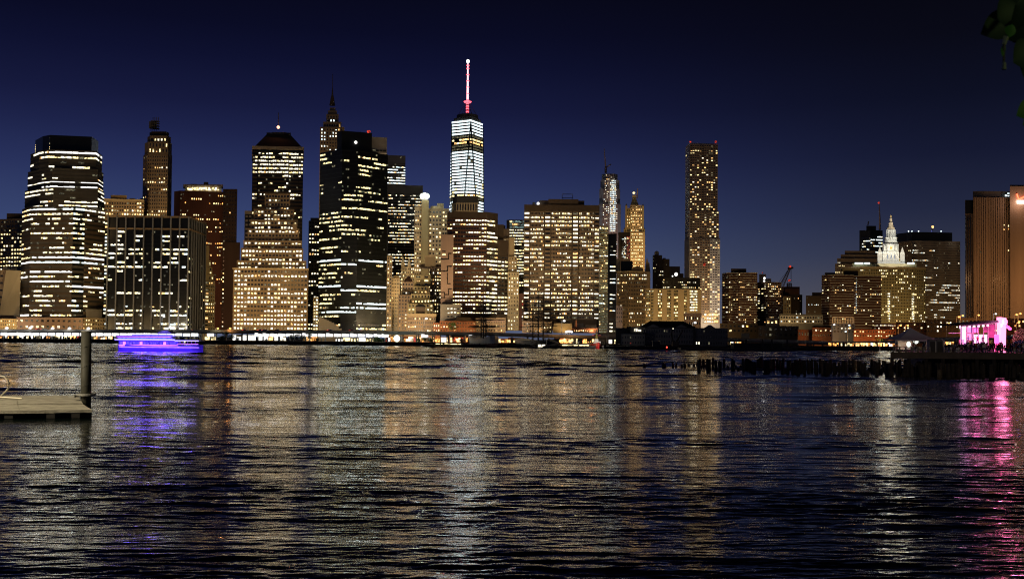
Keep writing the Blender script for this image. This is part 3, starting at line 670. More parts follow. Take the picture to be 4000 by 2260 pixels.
b = Bld('water_tank_tower', 'dark narrow apartment tower with a round water tank on its roof', 'building', 1050, 2570, 1290, y_ref=1100, cap=60)
b.body([(2549, 0), (2586, 0)], 996, 1290, 26, 'darkbrown'); b.body([(2584, 2), (2615, 2)], 1010, 1290, 24, 'darkbrown'); b.roofbox(2588, 2600, 1005, 1010, 6, 6, 'grey')
q = P(2565, 996, 1060); m_ = MB(); m_.lathe(q, [(2.3, 0), (2.3, 3.0), (1.2, 4), (.1, 4.4)], 12); m_.build('water_tank', stone('tan'), b.root)
b.face((2550, 0), (2584, 0), 1000, 1120, 6, 9, '100111101', 'yw', .4, .4, 'darkbrown', dark=False); b.face((2585, 2), (2614, 2), 1012, 1120, 4, 8, '30112131', 'wa', .4, .4, 'darkbrown', coh=.1, dark=False); b.done()
b = Bld('dark_block', 'plain dark block behind the water tank tower', 'building', 1150, 2640, 1290, y_ref=1080)
b.body([(2613, 0), (2656, 0)], 1040, 1290, 30, 'darkgrey'); b.body([(2650, 1), (2670, 1)], 1067, 1290, 30, 'darkbrown', 'wing'); b.done()
b = Bld('terraced_apartments', 'low dark apartment block with lit balconies and a bright roof lamp', 'building', 950, 2650, 1290, y_ref=1110, cap=60)
b.body([(2588, 10), (2630, 0), (2735, 6)], 1083, 1290, 24, 'darkgrey'); b.face((2590, 9), (2629, 0), 1086, 1126, 6, 4, '3211', 'yw', .7, .35, 'darkgrey', dark=False); b.face((2632, 0), (2734, 6), 1086, 1126, 14, 4, '0413', 'yw', .6, .35, 'darkgrey', coh=.3, dark=False); b.lamp(2641, 1071, 3, 1.7); b.lamp(2627, 1078, 3, .7); b.done()

b = Bld('orange_lit_apartments', 'long orange lit apartment slab with columns of balconies', 'building', 880, 2610, 1290, y_ref=1190)
b.body([(2522, 0), (2738, 0)], 1128, 1300, 24, 'tan')
for x0, c, s in ((2524, 3, '3210322323'), (2542, 2, '1320222210'), (2570, 3, '4432444545'), (2606, 3, '0121211121'), (2632, 3, '1334234434'), (2672, 2, '2141100222')):
    b.face((x0, 0), (x0+c*5.2, 0), 1131, 1250, c, 10, s, 'yyaw', .85, .5, 'olive', coh=.4)
b.face((2694, 0), (2724, 0), 1131, 1215, 5, 8, '9', 'wwy', .9, .65, 'olive'); b.done()
b = Bld('curved_steel_tower', 'very tall rippled steel apartment tower with scattered lit windows', 'tower', 1380, 2745, 1290, y_ref=900)
b.body([(2677, 30), (2693, 0), (2803, 6)], 558, 826, 50, 'steel'); b.body([(2676, 30), (2693, -1), (2808, 5)], 822, 932, 52, 'steel'); b.body([(2674, 30), (2693, -2), (2813, 4)], 928, 1290, 54, 'steel')
dk = 'darkbrown'
# rippled steel bays: alternating proud columns that shift from tier to tier
for (yt, yb, z, xs) in ((566, 822, 0, 2803), (826, 928, -1, 2808), (934, 1240, -2, 2813)):
    rows = int(round((yb-yt)/9.6)); n = 12
    for i in range(n):
        x0 = 2694+(xs-2694)*i/n; x1 = 2694+(xs-2694)*(i+1)/n; d = 1.6*math.sin(i*1.15+z)+1.8
        y = 1240 if yb == 1240 else yb
        s = ''.join('%d' % max(0, min(9, int(b.rnd.gauss(2.4 if i not in (4,) else 1, 1.6)))) for _ in range(rows))
        if yt == 566: s = ('00' + ('88' if i in (0, 1, 3, 8, 9) else '22') + s)[:rows]
        if yt == 934: s = '0' + s[1:]
        b.body([(x0, z-d), (x1-.3, z-d)], yt, yb, 4+d, 'brown' if i < 8 or yt < 900 else 'steel', 'bay')
        b.face((x0, z-d), (x1-.3, z-d), yt, yb, 1, rows, s, 'yyaawy', .74, .5, 'brown' if i < 8 or yt < 900 else 'steel', coh=.3)
b.face((2677, 29), (2693, -1), 570, 1220, 3, 64, '0010', 'cq', .6, .6, 'steel'); 
for x in (2697, 2796): b.lamp(x, 554, 3, 1.5, 'r', 'beacon')
b.lamp(2752, 1033, -4, 1.8, 'r', 'beacon'); b.face((2752, -7), (2808, -6), 1222, 1262, 6, 3, '998', 'yaw', .8, .7, 'tan'); b.done()

b = Bld('pink_stucco_building', 'small pink stucco building with a planted roof before the tall steel tower', 'building', 790, 2705, 1290, y_ref=1250)
b.body([(2672, 0), (2738, 0)], 1228, 1300, 16, 'pink'); b.body([(2670, -1), (2740, -1)], 1222, 1229, 17, 'pink', 'cornice'); b.face((2674, 0), (2736, 0), 1232, 1272, 8, 2, '42', 'ya', .4, .6, 'pink', coh=.2); b.done()

def banded(name, label, D, fr, yt, yb, rows, lit, cols, yr=1150, cap=200, pent=None):
    b = Bld(name, label, 'building', D, sum(p[0] for p in fr)/len(fr), 1290, y_ref=yr, cap=cap)
    b.body(fr, yt, None, 40, 'redbrown')
    if pent: b.body([(pent[0], 8), (pent[1], 8)], pent[2], yt, 20, 'darkbrown', 'roof_block')
    for (p, q, c) in zip(fr, fr[1:], cols):
        b.face(p, q, yt+4, yb, c, rows, lit, 'yyawa', .55, .42, 'redbrown', piers=False, coh=.25, dark=False)
        A = Vector(b.pt(p)); Bv = Vector(b.pt(q)); u = (Bv-A).normalized()
        for r in range(rows+1):
            z = b.z(yt+2+(yb-yt-2)*r/rows); b.mb('balcony_slab', stone('white')).obox(A, u, (u.y, -u.x), 0, (Bv-A).length, z-.12, z+.12, .3, .8)
    return b
b = banded('banded_apartment_tower', 'brick apartment tower with thin white floor lines right of the steel tower', 930, [(2821, 14), (2846, 4), (2862, 4), (2885, 0), (2958, 0)], 1063, 1262, 20, '10121200232122112211', (2, 2, 2, 12), pent=(2855, 2915, 1046)); b.done()
b = banded('banded_apartment_block', 'darker brick apartment tower with white windows left of the derrick crane', 945, [(2958, 10), (2985, 0), (3052, 4)], 1100, 1262, 17, '12433412332311223', (2, 10), pent=(2965, 2992, 1068)); b.body([(2990, 6), (3012, 6)], 1086, 1100, 12, 'darkbrown', 'roof_block'); b.lamp(2986, 1086, -1, 1.1); b.lamp(2985, 1097, -1, .9); b.lamp(2979, 1065, 6, .6, 'r'); b.done()
b = Bld('dark_deco_building', 'dark stepped brown building with a caged roof frame behind the crane', 'building', 1200, 3090, 1290, y_ref=1150, cap=60)
b.body([(3052, 0), (3124, 0)], 1119, 1290, 30, 'redbrown'); b.body([(3080, -2), (3134, -2)], 1150, 1290, 30, 'darkbrown'); b.roofbox(3066, 3122, 1128, 1150, -3, 10, 'redbrown')
f = b.mb('roof_frame', stone('darkgrey'))
for x in (3077, 3084, 3092):
    q = P(x, 1119, 1206); f.box(q.x-.3, q.x+.3, q.y-.3, q.y+4, q.z, ZZ(1096, 1206))
for y in (1096, 1103, 1110): q = P(3077, y, 1206); f.box(q.x, P(3092, y, 1206).x, q.y-.2, q.y+4, q.z-.2, q.z+.2)
b.lamp(3083, 1094, 4, 1.3, 'r'); b.face((3053, -3), (3130, -3), 1150, 1230, 10, 8, '02130213', 'wwy', .4, .4, 'darkbrown', coh=.1, dark=False)
b.body([(3052, -12), (3090, -12)], 1158, 1290, 8, 'brown', 'wing'); b.face((3053, -12), (3089, -12), 1162, 1250, 4, 7, '2010', 'qy', .4, .6, 'tan'); b.done()
b = Bld('dark_office_block', 'low dark office behind the brick towers with a few blue white windows', 'building', 1150, 3180, 1290, y_ref=1190, cap=40)
b.body([(3148, 4), (3212, 0)], 1153, 1290, 30, 'darkbrown'); b.roofbox(3172, 3212, 1140, 1154, 8, 14, 'darkgrey'); b.face((3150, 4), (3211, 0), 1156, 1250, 10, 7, '0131001', 'wc', .4, .4, 'darkbrown', coh=.2, dark=False); b.done()
b = Bld('long_grey_shed', 'long dark grey low building with pale columns and tiny lights', 'building', 900, 3130, 1290, y_ref=1240, cap=40)
b.body([(3045, 0), (3215, 0)], 1226, 1300, 20, 'darkgrey'); b.face((3047, 0), (3213, 0), 1232, 1262, 16, 2, '12', 'wcy', .6, .5, 'grey', coh=.1); b.done()
b = banded('banded_brick_tower', 'brick apartment tower with white floor lines left of the domed hall', 930, [(3210, 10), (3240, 0), (3335, 2)], 1072, 1290, 21, '011112101101111011100', (3, 10), pent=(3222, 3262, 1062)); b.done()
b = banded('banded_brick_slab', 'lower brick apartment slab with white floor lines directly before the civic building', 935, [(3335, 0), (3441, 4)], 1076, 1290, 20, '11311122221122111100', (12,), pent=(3296, 3352, 1055))
b.face((3342, -1), (3347, -1), 1082, 1225, 1, 16, '9', 'c', .3, .5); b.done()

b = Bld('stepped_civic_building', 'dark stepped building with columns behind the brick towers', 'building', 1450, 3330, 1290, y_ref=1000, cap=60)
for (x0, x1, yt, dd) in ((3262, 3440, 1030, 0), (3270, 3440, 1008, 4), (3284, 3440, 992, 8), (3300, 3420, 976, 12)): b.body([(x0, dd), (x1, dd)], yt, None, 50, 'brown')
b.face((3262, 0), (3300, 0), 1032, 1070, 6, 3, '432', 'yyw', .4, .5, 'brown'); b.face((3270, 4), (3284, 4), 1010, 1030, 2, 2, '6', 'w', .4, .5, 'brown'); b.done()

b = Bld('antenna_tower', 'dark glass tower with a tall red tipped antenna behind the white cupola', 'tower', 1650, 3403, 1290, y_ref=900, cap=80)
b.body([(3357, 8), (3400, 0), (3448, 4)], 898, 1290, 40, 'black'); b.roofbox(3384, 3422, 880, 898, 6, 16, 'black'); b.face((3363, 6), (3400, 0), 924, 990, 8, 6, '053141'[0:6], 'ccw', .9, .45, 'black', piers=False); b.face((3401, 0), (3447, 4), 918, 990, 9, 6, '6C5731', 'ccw', .9, .45, 'black', piers=False)
m_ = MB(); q = P(3437, 898, 1656); m_.tube([q, q+Vector((0, 0, 20)), P(3434, 793, 1656)], [1.8, 1.2, .5], 4); m_.build('antenna', stone('pink'), b.root); b.lamp(3433, 792, 6, 1.6, 'r'); q = P(3390, 880, 1656); m_ = MB(); m_.tube([q, P(3393, 864, 1656)], 1, 4); m_.build('mast', stone('darkgrey'), b.root); b.done()

b = Bld('federal_office_tower', 'wide dark gridded office tower with broken rows of white windows', 'office building', 1420, 3620, 1290, y_ref=1080)
b.body([(3498, 30), (3560, 0), (3751, 6)], 940, 1290, 50, 'brown'); b.body([(3500, 32), (3562, 3), (3720, 8)], 905, 942, 40, 'black', 'roof_block')
b.face((3562, 0), (3750, 6), 944, 1262, 44, 33, '020210231120112405443444423202310', 'wwwc', .55, .5, 'brown', coh=.8, dark=True); b.face((3500, 29), (3560, 0), 944, 1080, 10, 14, '0102011', 'wy', .5, .5, 'brown', dark=False)
for x in (3549, 3562, 3588, 3640, 3676): b.lamp(x, 903, 5, .9, 'c' if x != 3640 else 'b'); 
m_ = MB(); q = P(3643, 905, 1440); m_.tube([q, P(3643, 888, 1440)], .6, 5); m_.build('antenna', stone('darkgrey'), b.root); b.lamp(3643, 886, 18, 1.8, 'a', 'beacon'); b.done()

b = Bld('civic_hall', 'tan civic skyscraper topped by a floodlit white tiered cupola', 'tower', 1250, 3470, 1290, y_ref=1100)
b.body([(3290, 10), (3360, 2), (3440, 0), (3560, 0), (3614, 12)], 1046, 1290, 60, 'olive'); b.body([(3286, 9), (3358, 1), (3440, -1.5), (3562, -1.5), (3618, 11)], 1041, 1048, 62, 'tan', 'cornice')
for (p, q, c, s) in (((3360, 2), (3440, 0), 12, '30'), ((3440, 0), (3560, 0), 20, '24213111121011111'), ((3560, 0), (3614, 12), 8, '01331122')): b.face(p, q, 1050, 1270, c, 19, s, 'wyq', .5, .6, 'olive', coh=.3)
for x in (3467, 3561): b.face((x, -.5), (x+10, -.5), 1142, 1248, 2, 11, '9', 'wy', .8, .7)
WH = pmat('facade_white_stone', (.72, .72, .66), rough=.8, var=.1, scale=.1)
def cup(x0, x1, yt, yb, dd, dep, part='cupola_tier', mat=WH): b.body([(x0, dd), (x1, dd)], yt, yb, dep, mat, part)
b.body([(3330, 6), (3580, 6)], 1028, 1042, 40, 'olive', 'attic'); cup(3428, 3535, 1018, 1042, 8, 26); cup(3448, 3512, 980, 1020, 10, 20); cup(3453, 3508, 948, 982, 12, 16)
zc = lambda y: ZZ(y, b.D+20, 3480)
cc = Vector((XX(3480, b.D+20, 950), b.D+20, 0))
m_ = MB(); m_.lathe((cc.x, cc.y, zc(928)), [(4.6, 0), (4.6, zc(900)-zc(928)-.6), (5.6, zc(900)-zc(928)-.4), (5.6, zc(897)-zc(928))], 12); m_.build('drum', WH, b.root)
m_ = MB()
for a in range(12): th = a*math.pi/6; q = Vector((cc.x+5.4*math.cos(th), cc.y+5.4*math.sin(th), zc(928))); m_.tube([q, q+Vector((0, 0, zc(900)-zc(928)-.4))], .42, 6)
m_.build('column_ring', WH, b.root)
m_ = MB(); m_.lathe((cc.x, cc.y, zc(948)), [(8.5, 0), (8.5, 1), (7.4, 1.2), (7.4, zc(930)-zc(948)), (8.2, zc(929.5)-zc(948)), (8.2, zc(928)-zc(948))], 12); m_.build('balustrade', WH, b.root)
m_ = MB(); m_.lathe((cc.x, cc.y, zc(897)), [(5.2, 0), (4.8, 2), (3.4, 4), (2.6, 6), (2.4, 9), (1.5, 10), (1.3, 14), (.7, 15), (.6, 17)], 12); m_.build('dome', pmat('dome_copper', (.30, .24, .16), rough=.6), b.root)
m_ = MB(); q = Vector((cc.x, cc.y, zc(858))); m_.lathe(q, [(.4, -1), (.8, .6), (.55, 2), (.8, 3.6), (.5, 4.4), (.62, 5.2), (.3, 6)], 8); m_.tube([q+Vector((-1.2, 0, 4.2)), q+Vector((0, 0, 3.6)), q+Vector((1.3, 0, 4.8))], .25, 5); m_.build('statue', pmat('gilded_statue', (.55, .38, .14), rough=.4, metal=.6), b.root)
for x in (3437, 3525):
    cup(x-9, x+9, 985, 1020, 9, 8, 'turret'); b.body([(x-8, 9.5), (x+8, 9.5)], 962, 985, 7, WH, 'turret_roof', taper=[(x-.5, 12), (x+.5, 12)])
for x in (3450, 3465, 3495, 3509): cup(x-1.2, x+1.2, 952, 980, 11.2, 1, 'column')
b.face((3460, 10), (3502, 10), 985, 1015, 3, 1, '0', 'n', .4, .7); b.face((3430, 8.9), (3444, 8.9), 990, 1014, 2, 1, '0', 'n', .4, .6); b.face((3518, 8.9), (3532, 8.9), 990, 1014, 2, 1, '0', 'n', .4, .6); b.face((3472, 12), (3490, 12), 952, 978, 1, 1, '9', 'o', .6, .8)
b.done()
for (x, y, z, e, tg) in ((3480, 1028, -14, 330000, 965), (3446, 1028, -8, 170000, 975), (3516, 1028, -8, 170000, 975)):
    q = P(x, y, 1250+z); light('cupola_floodlight', 'SPOT', q, (1, .97, .9), e*1.0, .5, P(3480, tg, 1262), 110)
q = P(3480, 929, 1258); light('cupola_floodlight', 'SPOT', q+Vector((0, -9, 2)), (1, .97, .9), 90000, .4, P(3480, 905, 1266), 120)
for i, (x0, x1) in enumerate(((3340, 3372), (3378, 3398), (3545, 3572))):
    m_ = MB(); q, q2 = P(x0, 1030, 1250), P(x1, 1030, 1250); m_.box(q.x, q2.x, 1250, 1251, q.z-.5, q.z+1.6)
    tag(m_.build('rooftop_floodlight', K['c'], ), ['long white floodlight trough on the civic roof beside the brick towers', 'short white floodlight trough on the civic roof left of the cupola', 'white floodlight trough on the civic roof right of the cupola'][i], 'floodlight', 'floodlights on the civic roof')

b = Bld('ribbed_slab_tower', 'brown concrete slab with thin black vertical window slots at right', 'office building', 1000, 3880, 1290, y_ref=1000, cap=60)
b.body([(3770, 4), (3805, 3)], 780, 1290, 40, 'brown'); b.body([(3803, 0), (3946, 0)], 770, 1290, 50, 'brown'); b.body([(3946, -4), (4200, -4)], 729, 1290, 60, 'brown'); b.body([(3946, -3), (4200, -3)], 723, 730, 40, 'darkbrown', 'parapet')
b.body([(3801, 4), (3842, 2), (3945, 3)], 745, 771, 34, 'darkgrey', 'roof_block'); b.body([(3771, 3.5), (3804, 2.8)], 780, 834, 3, 'black', 'louvre_panel')
for x in [3779, 3788, 3796] + [3815+i*8.6 for i in range(5)] + [3870+i*8.75 for i in range(9)]:
    q = b.pt((x, 0)); m_ = MB(); yt = 838 if x < 3805 else 770; dd = 2.6 if x < 3805 else -.03
    m_.box(q[0]-.55, q[0]+.55, b.D+dd-.05, b.D+dd+.6, GROUND_Z+12, b.z(yt+2)); m_.build('window_slot', K['n'], b.root)
for x in [3811+i*8.6 for i in range(6)] + [3866+i*8.75 for i in range(10)]:
    q = b.pt((x, 0)); m_ = MB(); m_.box(q[0]-.75, q[0]+.75, b.D-.5, b.D-.05, GROUND_Z, b.z(772)); m_.build('rib', stone('brown'), b.root)
for (x, y, k) in ((3922, 880, 'y'), (3939, 882, 'y'), (3922, 895, 'a'), (3939, 896, 'o'), (3830, 983, 'd'), (3939, 977, 'y')):
    q = P(x, y, b.D-.4); m_ = MB(); m_.box(q.x-.4, q.x+.4, q.y-.1, q.y, q.z-.8, q.z+.8); m_.build('window', K[k], b.root)
b.face((3926, 1), (3944, 1), 748, 768, 2, 2, '8', 'c', .9, .8)
b.done()
# roof sign: red check mark over a white bar, its right part beyond the edge of the photo
sg = empty('roof_sign', P(3990, 800, 995.4), 'red neon check mark over white glowing lettering high on the brown slab', 'sign')
NR = emat('neon_red', (1, .12, .05), 9, lo=.8); NW = emat('neon_white', (1, .9, .9), 14, lo=.9)
m_ = MB(); m_.tube([P(3972, 757, 995.3), P(3979, 778, 995.3)], .55, 8); m_.tube([P(3979, 778, 995.3), P(4040, 752, 995.3)], .5, 8); m_.build('check_mark', NR, sg)
m_ = MB(); a, c = P(3973, 798, 995.2), P(4060, 783, 995.2); m_.box(a.x, c.x, 995.0, 995.5, a.z+.8, c.z); m_.build('letter_bar', NW, sg)
q = P(3990, 790, 988); light('sign_light', 'POINT', q, (1, .6, .45), 9000, 1)

# low orange lit houses and ramps at the right foot of the city
def low(name, label, D, x0, x1, yt, mat, cols, rows, lit, pal='ya', yr=1280, roof=None, top=None, wf=.5):
    b = Bld(name, label, 'building', D, (x0+x1)/2, 1300, y_ref=yr, cap=80)
    b.body([(x0, 0), (x1, 0)], yt, None, 12, mat)
    if roof: b.body([(x0-1, -.5), (x1+1, -.5)], yt-roof, yt, 13, 'darkgrey', 'roof', taper=[(x0+4, 4), (x1-4, 4)])
    if cols: b.face((x0+1, 0), (x1-1, 0), yt+2, 1318 if yt > 1270 else 1300, cols, rows, lit, pal, wf, .5, mat, coh=.2)
    return b.done()
low('brown_warehouse', 'dark low warehouse right of the brick apartment towers', 860, 2812, 2960, 1262, 'darkbrown', 9, 2, '11', 'oyw')
low('dark_shed', 'dark windowless shed with a small lit rooftop box', 830, 2960, 3120, 1272, 'darkgrey', 8, 2, '10', 'ow')
low('rooftop_cabin_building', 'low building with a pale rooftop cabin and three warm windows', 850, 2992, 3040, 1240, 'grey', 3, 2, '90', 'ya', yr=1270)
low('orange_brick_house', 'small orange brick house with a gabled front and lit windows', 800, 3172, 3250, 1278, 'brick', 8, 2, '52', 'wy', roof=7)
low('gable_brick_building', 'low dark brick building left of the gabled house', 805, 3116, 3174, 1286, 'brick', 5, 1, '1', 'a')
low('white_framed_building', 'modern grey building with bluish windows and slanting white roof frame', 790, 3252, 3340, 1262, 'bluegrey', 6, 3, '333', 'cw')
low('orange_brick_row', 'long orange lit brick row with two rows of windows', 780, 3334, 3500, 1286, 'brick', 16, 2, '44', 'aqy')
low('penthouse_brick_building', 'brick building with a brightly lit white rooftop terrace', 820, 3405, 3500, 1262, 'brick', 12, 3, '921', 'wwy')
low('dark_red_block', 'dark red block behind the white peaked tent', 840, 3500, 3620, 1258, 'redbrown', 9, 3, '121', 'yq')
low('dark_brown_row', 'dark brown row with white windows left of the pink stage', 835, 3618, 3745, 1248, 'darkbrown', 10, 3, '131', 'wwy')
low('stone_arch_building', 'low tan stone building glowing orange behind the stage roof', 850, 3740, 3830, 1240, 'tan', 6, 2, '11', 'oa')
low('brown_ramp_building', 'dark reddish building beneath the bridge ramp at right edge', 830, 3880, 4100, 1244, 'redbrown', 14, 3, '221', 'oa')
# slanting white roof frame
m_ = MB()
for i in range(14):
    x = 3252+i*6.4; yt = 1238 + (8*math.sin(i/13*3.1)); q = P(x, 1262, 789); m_.box(q.x-.25, q.x+.25, q.y, q.y+.4, q.z, ZZ(yt, 789, x))
a = P(3252, 1238, 789); c = P(3336, 1240, 789); m_.box(a.x, c.x, a.y, a.y+.5, a.z-.4, a.z+.3)
m_.top('roof_pergola', stone('white'), 'white slatted roof frame on the modern grey building', 'pergola')

# old stone blocks between the floodlit apartments and the black tower, warm lit
def mid(name, label, D, tiers, lit, pal='wyya', mat='tan', seed=0, yr=1150, cap=160):
    b = Bld(name, label, 'building', D, (tiers[0][0]+tiers[0][1])/2, 1290, y_ref=yr, cap=cap, seed=seed)
    for (x0, x1, yt, yb, dd, c) in tiers:
        b.body([(x0, dd), (x1, dd)], yt, None if yb >= 1290 else yb, 24-dd, mat)
        if c: b.face((x0+1, dd), (x1-1, dd), yt+3, yb, c, max(1, int((yb-yt)/13.5)), lit, pal, .5, .55, mat, coh=.2)
    return b
mid('tan_narrow_block', 'narrow tan block hugging the right side of the black glass tower', 830, [(1510, 1531, 998, 1290, 0, 2)], '1213', mat='tan').done()
mid('golden_lit_block', 'golden street lit stone block right of the black glass tower', 850, [(1528, 1562, 1085, 1290, 0, 5), (1536, 1560, 1075, 1085, 2, 0)], '0000110000', mat='cream').done()
b = mid('gothic_gable_building', 'pale gothic building with pointed gables and small spires', 880, [(1565, 1618, 1040, 1290, 0, 8)], '2343332', mat='cream')
for x, y in ((1572, 998), (1597, 1004)): b.body([(x-6, -1), (x+6, -1)], y+28, 1040, 8, 'cream', 'gable'); b.body([(x-6, -1), (x+6, -1)], y, y+28, 8, 'cream', 'gable', taper=[(x-.4, 2), (x+.4, 2)])
b.done()
b = mid('brown_brick_hotel', 'brown brick building with three bright windows under a flat hip roof', 810, [(1556, 1615, 1150, 1290, 0, 5), (1570, 1615, 1098, 1150, 4, 4)], '1110332333', mat='brown'); b.body([(1575, 3), (1612, 3)], 1076, 1098, 16, 'redbrown', 'roof', taper=[(1592, 8), (1600, 8)]); b.done()
b = mid('striped_stone_building', 'pale stepped building with checkered piers and a row of bright square windows', 800, [(1593, 1694, 1184, 1290, 0, 7), (1606, 1681, 1145, 1184, 3, 6), (1615, 1670, 1115, 1145, 6, 4), (1616, 1682, 1068, 1115, 9, 2)], '190311', mat='olive'); b.roofbox(1658, 1700, 990, 1035, 16, 10, 'tan'); b.done()
b = mid('balcony_apartment_building', 'brown apartment block with lit balconies left of the blank pink wall', 815, [(1678, 1724, 1042, 1290, 0, 5)], '4345544343', mat='brown'); b.roofbox(1640, 1724, 1030, 1046, 2, 10, 'darkbrown'); b.done()
b = mid('cornice_brick_building', 'five storey brown brick building with a heavy cornice near the bright floodlight', 765, [(1592, 1702, 1234, 1298, 0, 13)], '5124', mat='brown', yr=1265); b.body([(1590, -1), (1704, -1)], 1224, 1235, 3, 'tan', 'cornice'); b.body([(1624, 2), (1660, 2)], 1198, 1226, 8, 'darkbrown', 'roof_house'); b.body([(1620, 1), (1664, 1)], 1186, 1198, 9, 'darkgrey', 'roof', taper=[(1632, 4), (1652, 4)]); b.done()
mid('orange_brick_slice', 'narrow bright orange brick house left of the long brick warehouse', 763, [(1692, 1719, 1260, 1298, 0, 3)], '6664', mat='brick', yr=1275).done()
mid('rear_tan_building', 'tan building filling the gap behind the slender tower and black tower', 960, [(1186, 1215, 1100, 1290, 0, 3)], '1', mat='tan').done()
b = Bld('white_banner_building', 'slim building with white lit floors at the foot of the black glass tower', 'building', 815, 1235, 1290, y_ref=1240); b.body([(1222, 0), (1243, 0)], 1160, 1290, 14, 'cream'); b.face((1224, 0), (1242, 0), 1165, 1290, 2, 10, '89', 'cyw', .7, .6, 'cream'); b.done()

# ------------------------------------------------------------------ elevated highway along the far bank
VX = [(-200, 722), (900, 722), (1500, 718), (2000, 705), (2500, 690), (3500, 680), (4300, 690)]
def vy(px):
    for (a, ya), (c, yc) in zip(VX, VX[1:]):
        if px <= c: return ya + (yc-ya)*(px-a)/(c-a)
    return VX[-1][1]
def vtop(px):    # photo row of the deck edge
    pts = [(-200, 1286), (0, 1287), (1400, 1292), (1900, 1299), (2300, 1311), (2700, 1316), (3300, 1336), (3500, 1333), (3700, 1320), (4000, 1310), (4300, 1300)]
    for (a, ya), (c, yc) in zip(pts, pts[1:]):
        if px <= c: return ya + (yc-ya)*(px-a)/(c-a)
    return 1300
via = empty('elevated_highway', (XX(1000, 720), 720, GROUND_Z), 'long elevated highway on columns running along the far waterfront', 'viaduct')
steel = pmat('viaduct_steel', (.13, .13, .12), rough=.7, var=.3, scale=.2); conc = pmat('viaduct_concrete', (.36, .34, .30), rough=.9, var=.25, scale=.1)
deck, gird = MB(), MB(); prev = None; XS = list(range(-200, 4301, 30))
for px in XS:
    Y = vy(px); q = P(px, vtop(px), Y)
    if prev is not None:
        a, c = prev, q; u = (c-a); u.z = 0; L = u.length; u.normalize(); n = (u.y, -u.x)
        dz = c.z - a.z
        def slab(mbx, d0, d1, h0, h1):
            mbx.hexa([(a.x+n[0]*d1, a.y+n[1]*d1, a.z+h0), (c.x+n[0]*d1, c.y+n[1]*d1, c.z+h0), (c.x+n[0]*d0, c.y+n[1]*d0, c.z+h0), (a.x+n[0]*d0, a.y+n[1]*d0, a.z+h0),
                      (a.x+n[0]*d1, a.y+n[1]*d1, a.z+h1), (c.x+n[0]*d1, c.y+n[1]*d1, c.z+h1), (c.x+n[0]*d0, c.y+n[1]*d0, c.z+h1), (a.x+n[0]*d0, a.y+n[1]*d0, a.z+h1)])
        slab(deck, -20, 0, -1.1, -.35); slab(deck, -.35, .0, -.35, .35); slab(deck, -20.2, -19.9, -.35, .35); slab(gird, -1.0, -.3, -2.2, -1.1)
    prev = q
deck.build('deck', conc, via); gird.build('girder', steel, via)
rd = random.Random(11)
cm = MB(); cm.box(-.45, .45, -.45, .45, 0, 1); cmesh = cm.mesh('column', steel)
hm = MB(); hm.prism([(-.5, -.1), (.5, -.1), (.5, .1), (-.5, .1)], 0, 1); hmesh = hm.mesh('girder_glow', K['L'])  # glowing panels stand for the lit girder band, not single lamps
for i, px in enumerate(range(-170, 4290, 62)):
    Y = vy(px)+1.5; q = P(px, vtop(px), Y); zt = q.z-1.1
    if zt < GROUND_Z+1: zt = GROUND_Z+1
    for dy in (0, 15):
        o = bpy.data.objects.new('column', cmesh); o.parent = via; o.location = (q.x-via.location.x, Y+dy-via.location.y, 0); o.scale = (1, 1, zt-GROUND_Z); COL.objects.link(o)
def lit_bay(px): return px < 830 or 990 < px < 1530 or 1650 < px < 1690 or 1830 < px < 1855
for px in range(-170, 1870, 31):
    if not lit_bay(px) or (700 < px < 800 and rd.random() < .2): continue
    Y = vy(px)+.4; q = P(px, vtop(px)+17, Y); o = bpy.data.objects.new('girder_glow', hmesh); o.parent = via
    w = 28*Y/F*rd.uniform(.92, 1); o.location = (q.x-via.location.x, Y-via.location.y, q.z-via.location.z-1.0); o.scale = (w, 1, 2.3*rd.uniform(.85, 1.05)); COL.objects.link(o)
    for e in (-.5,): pass

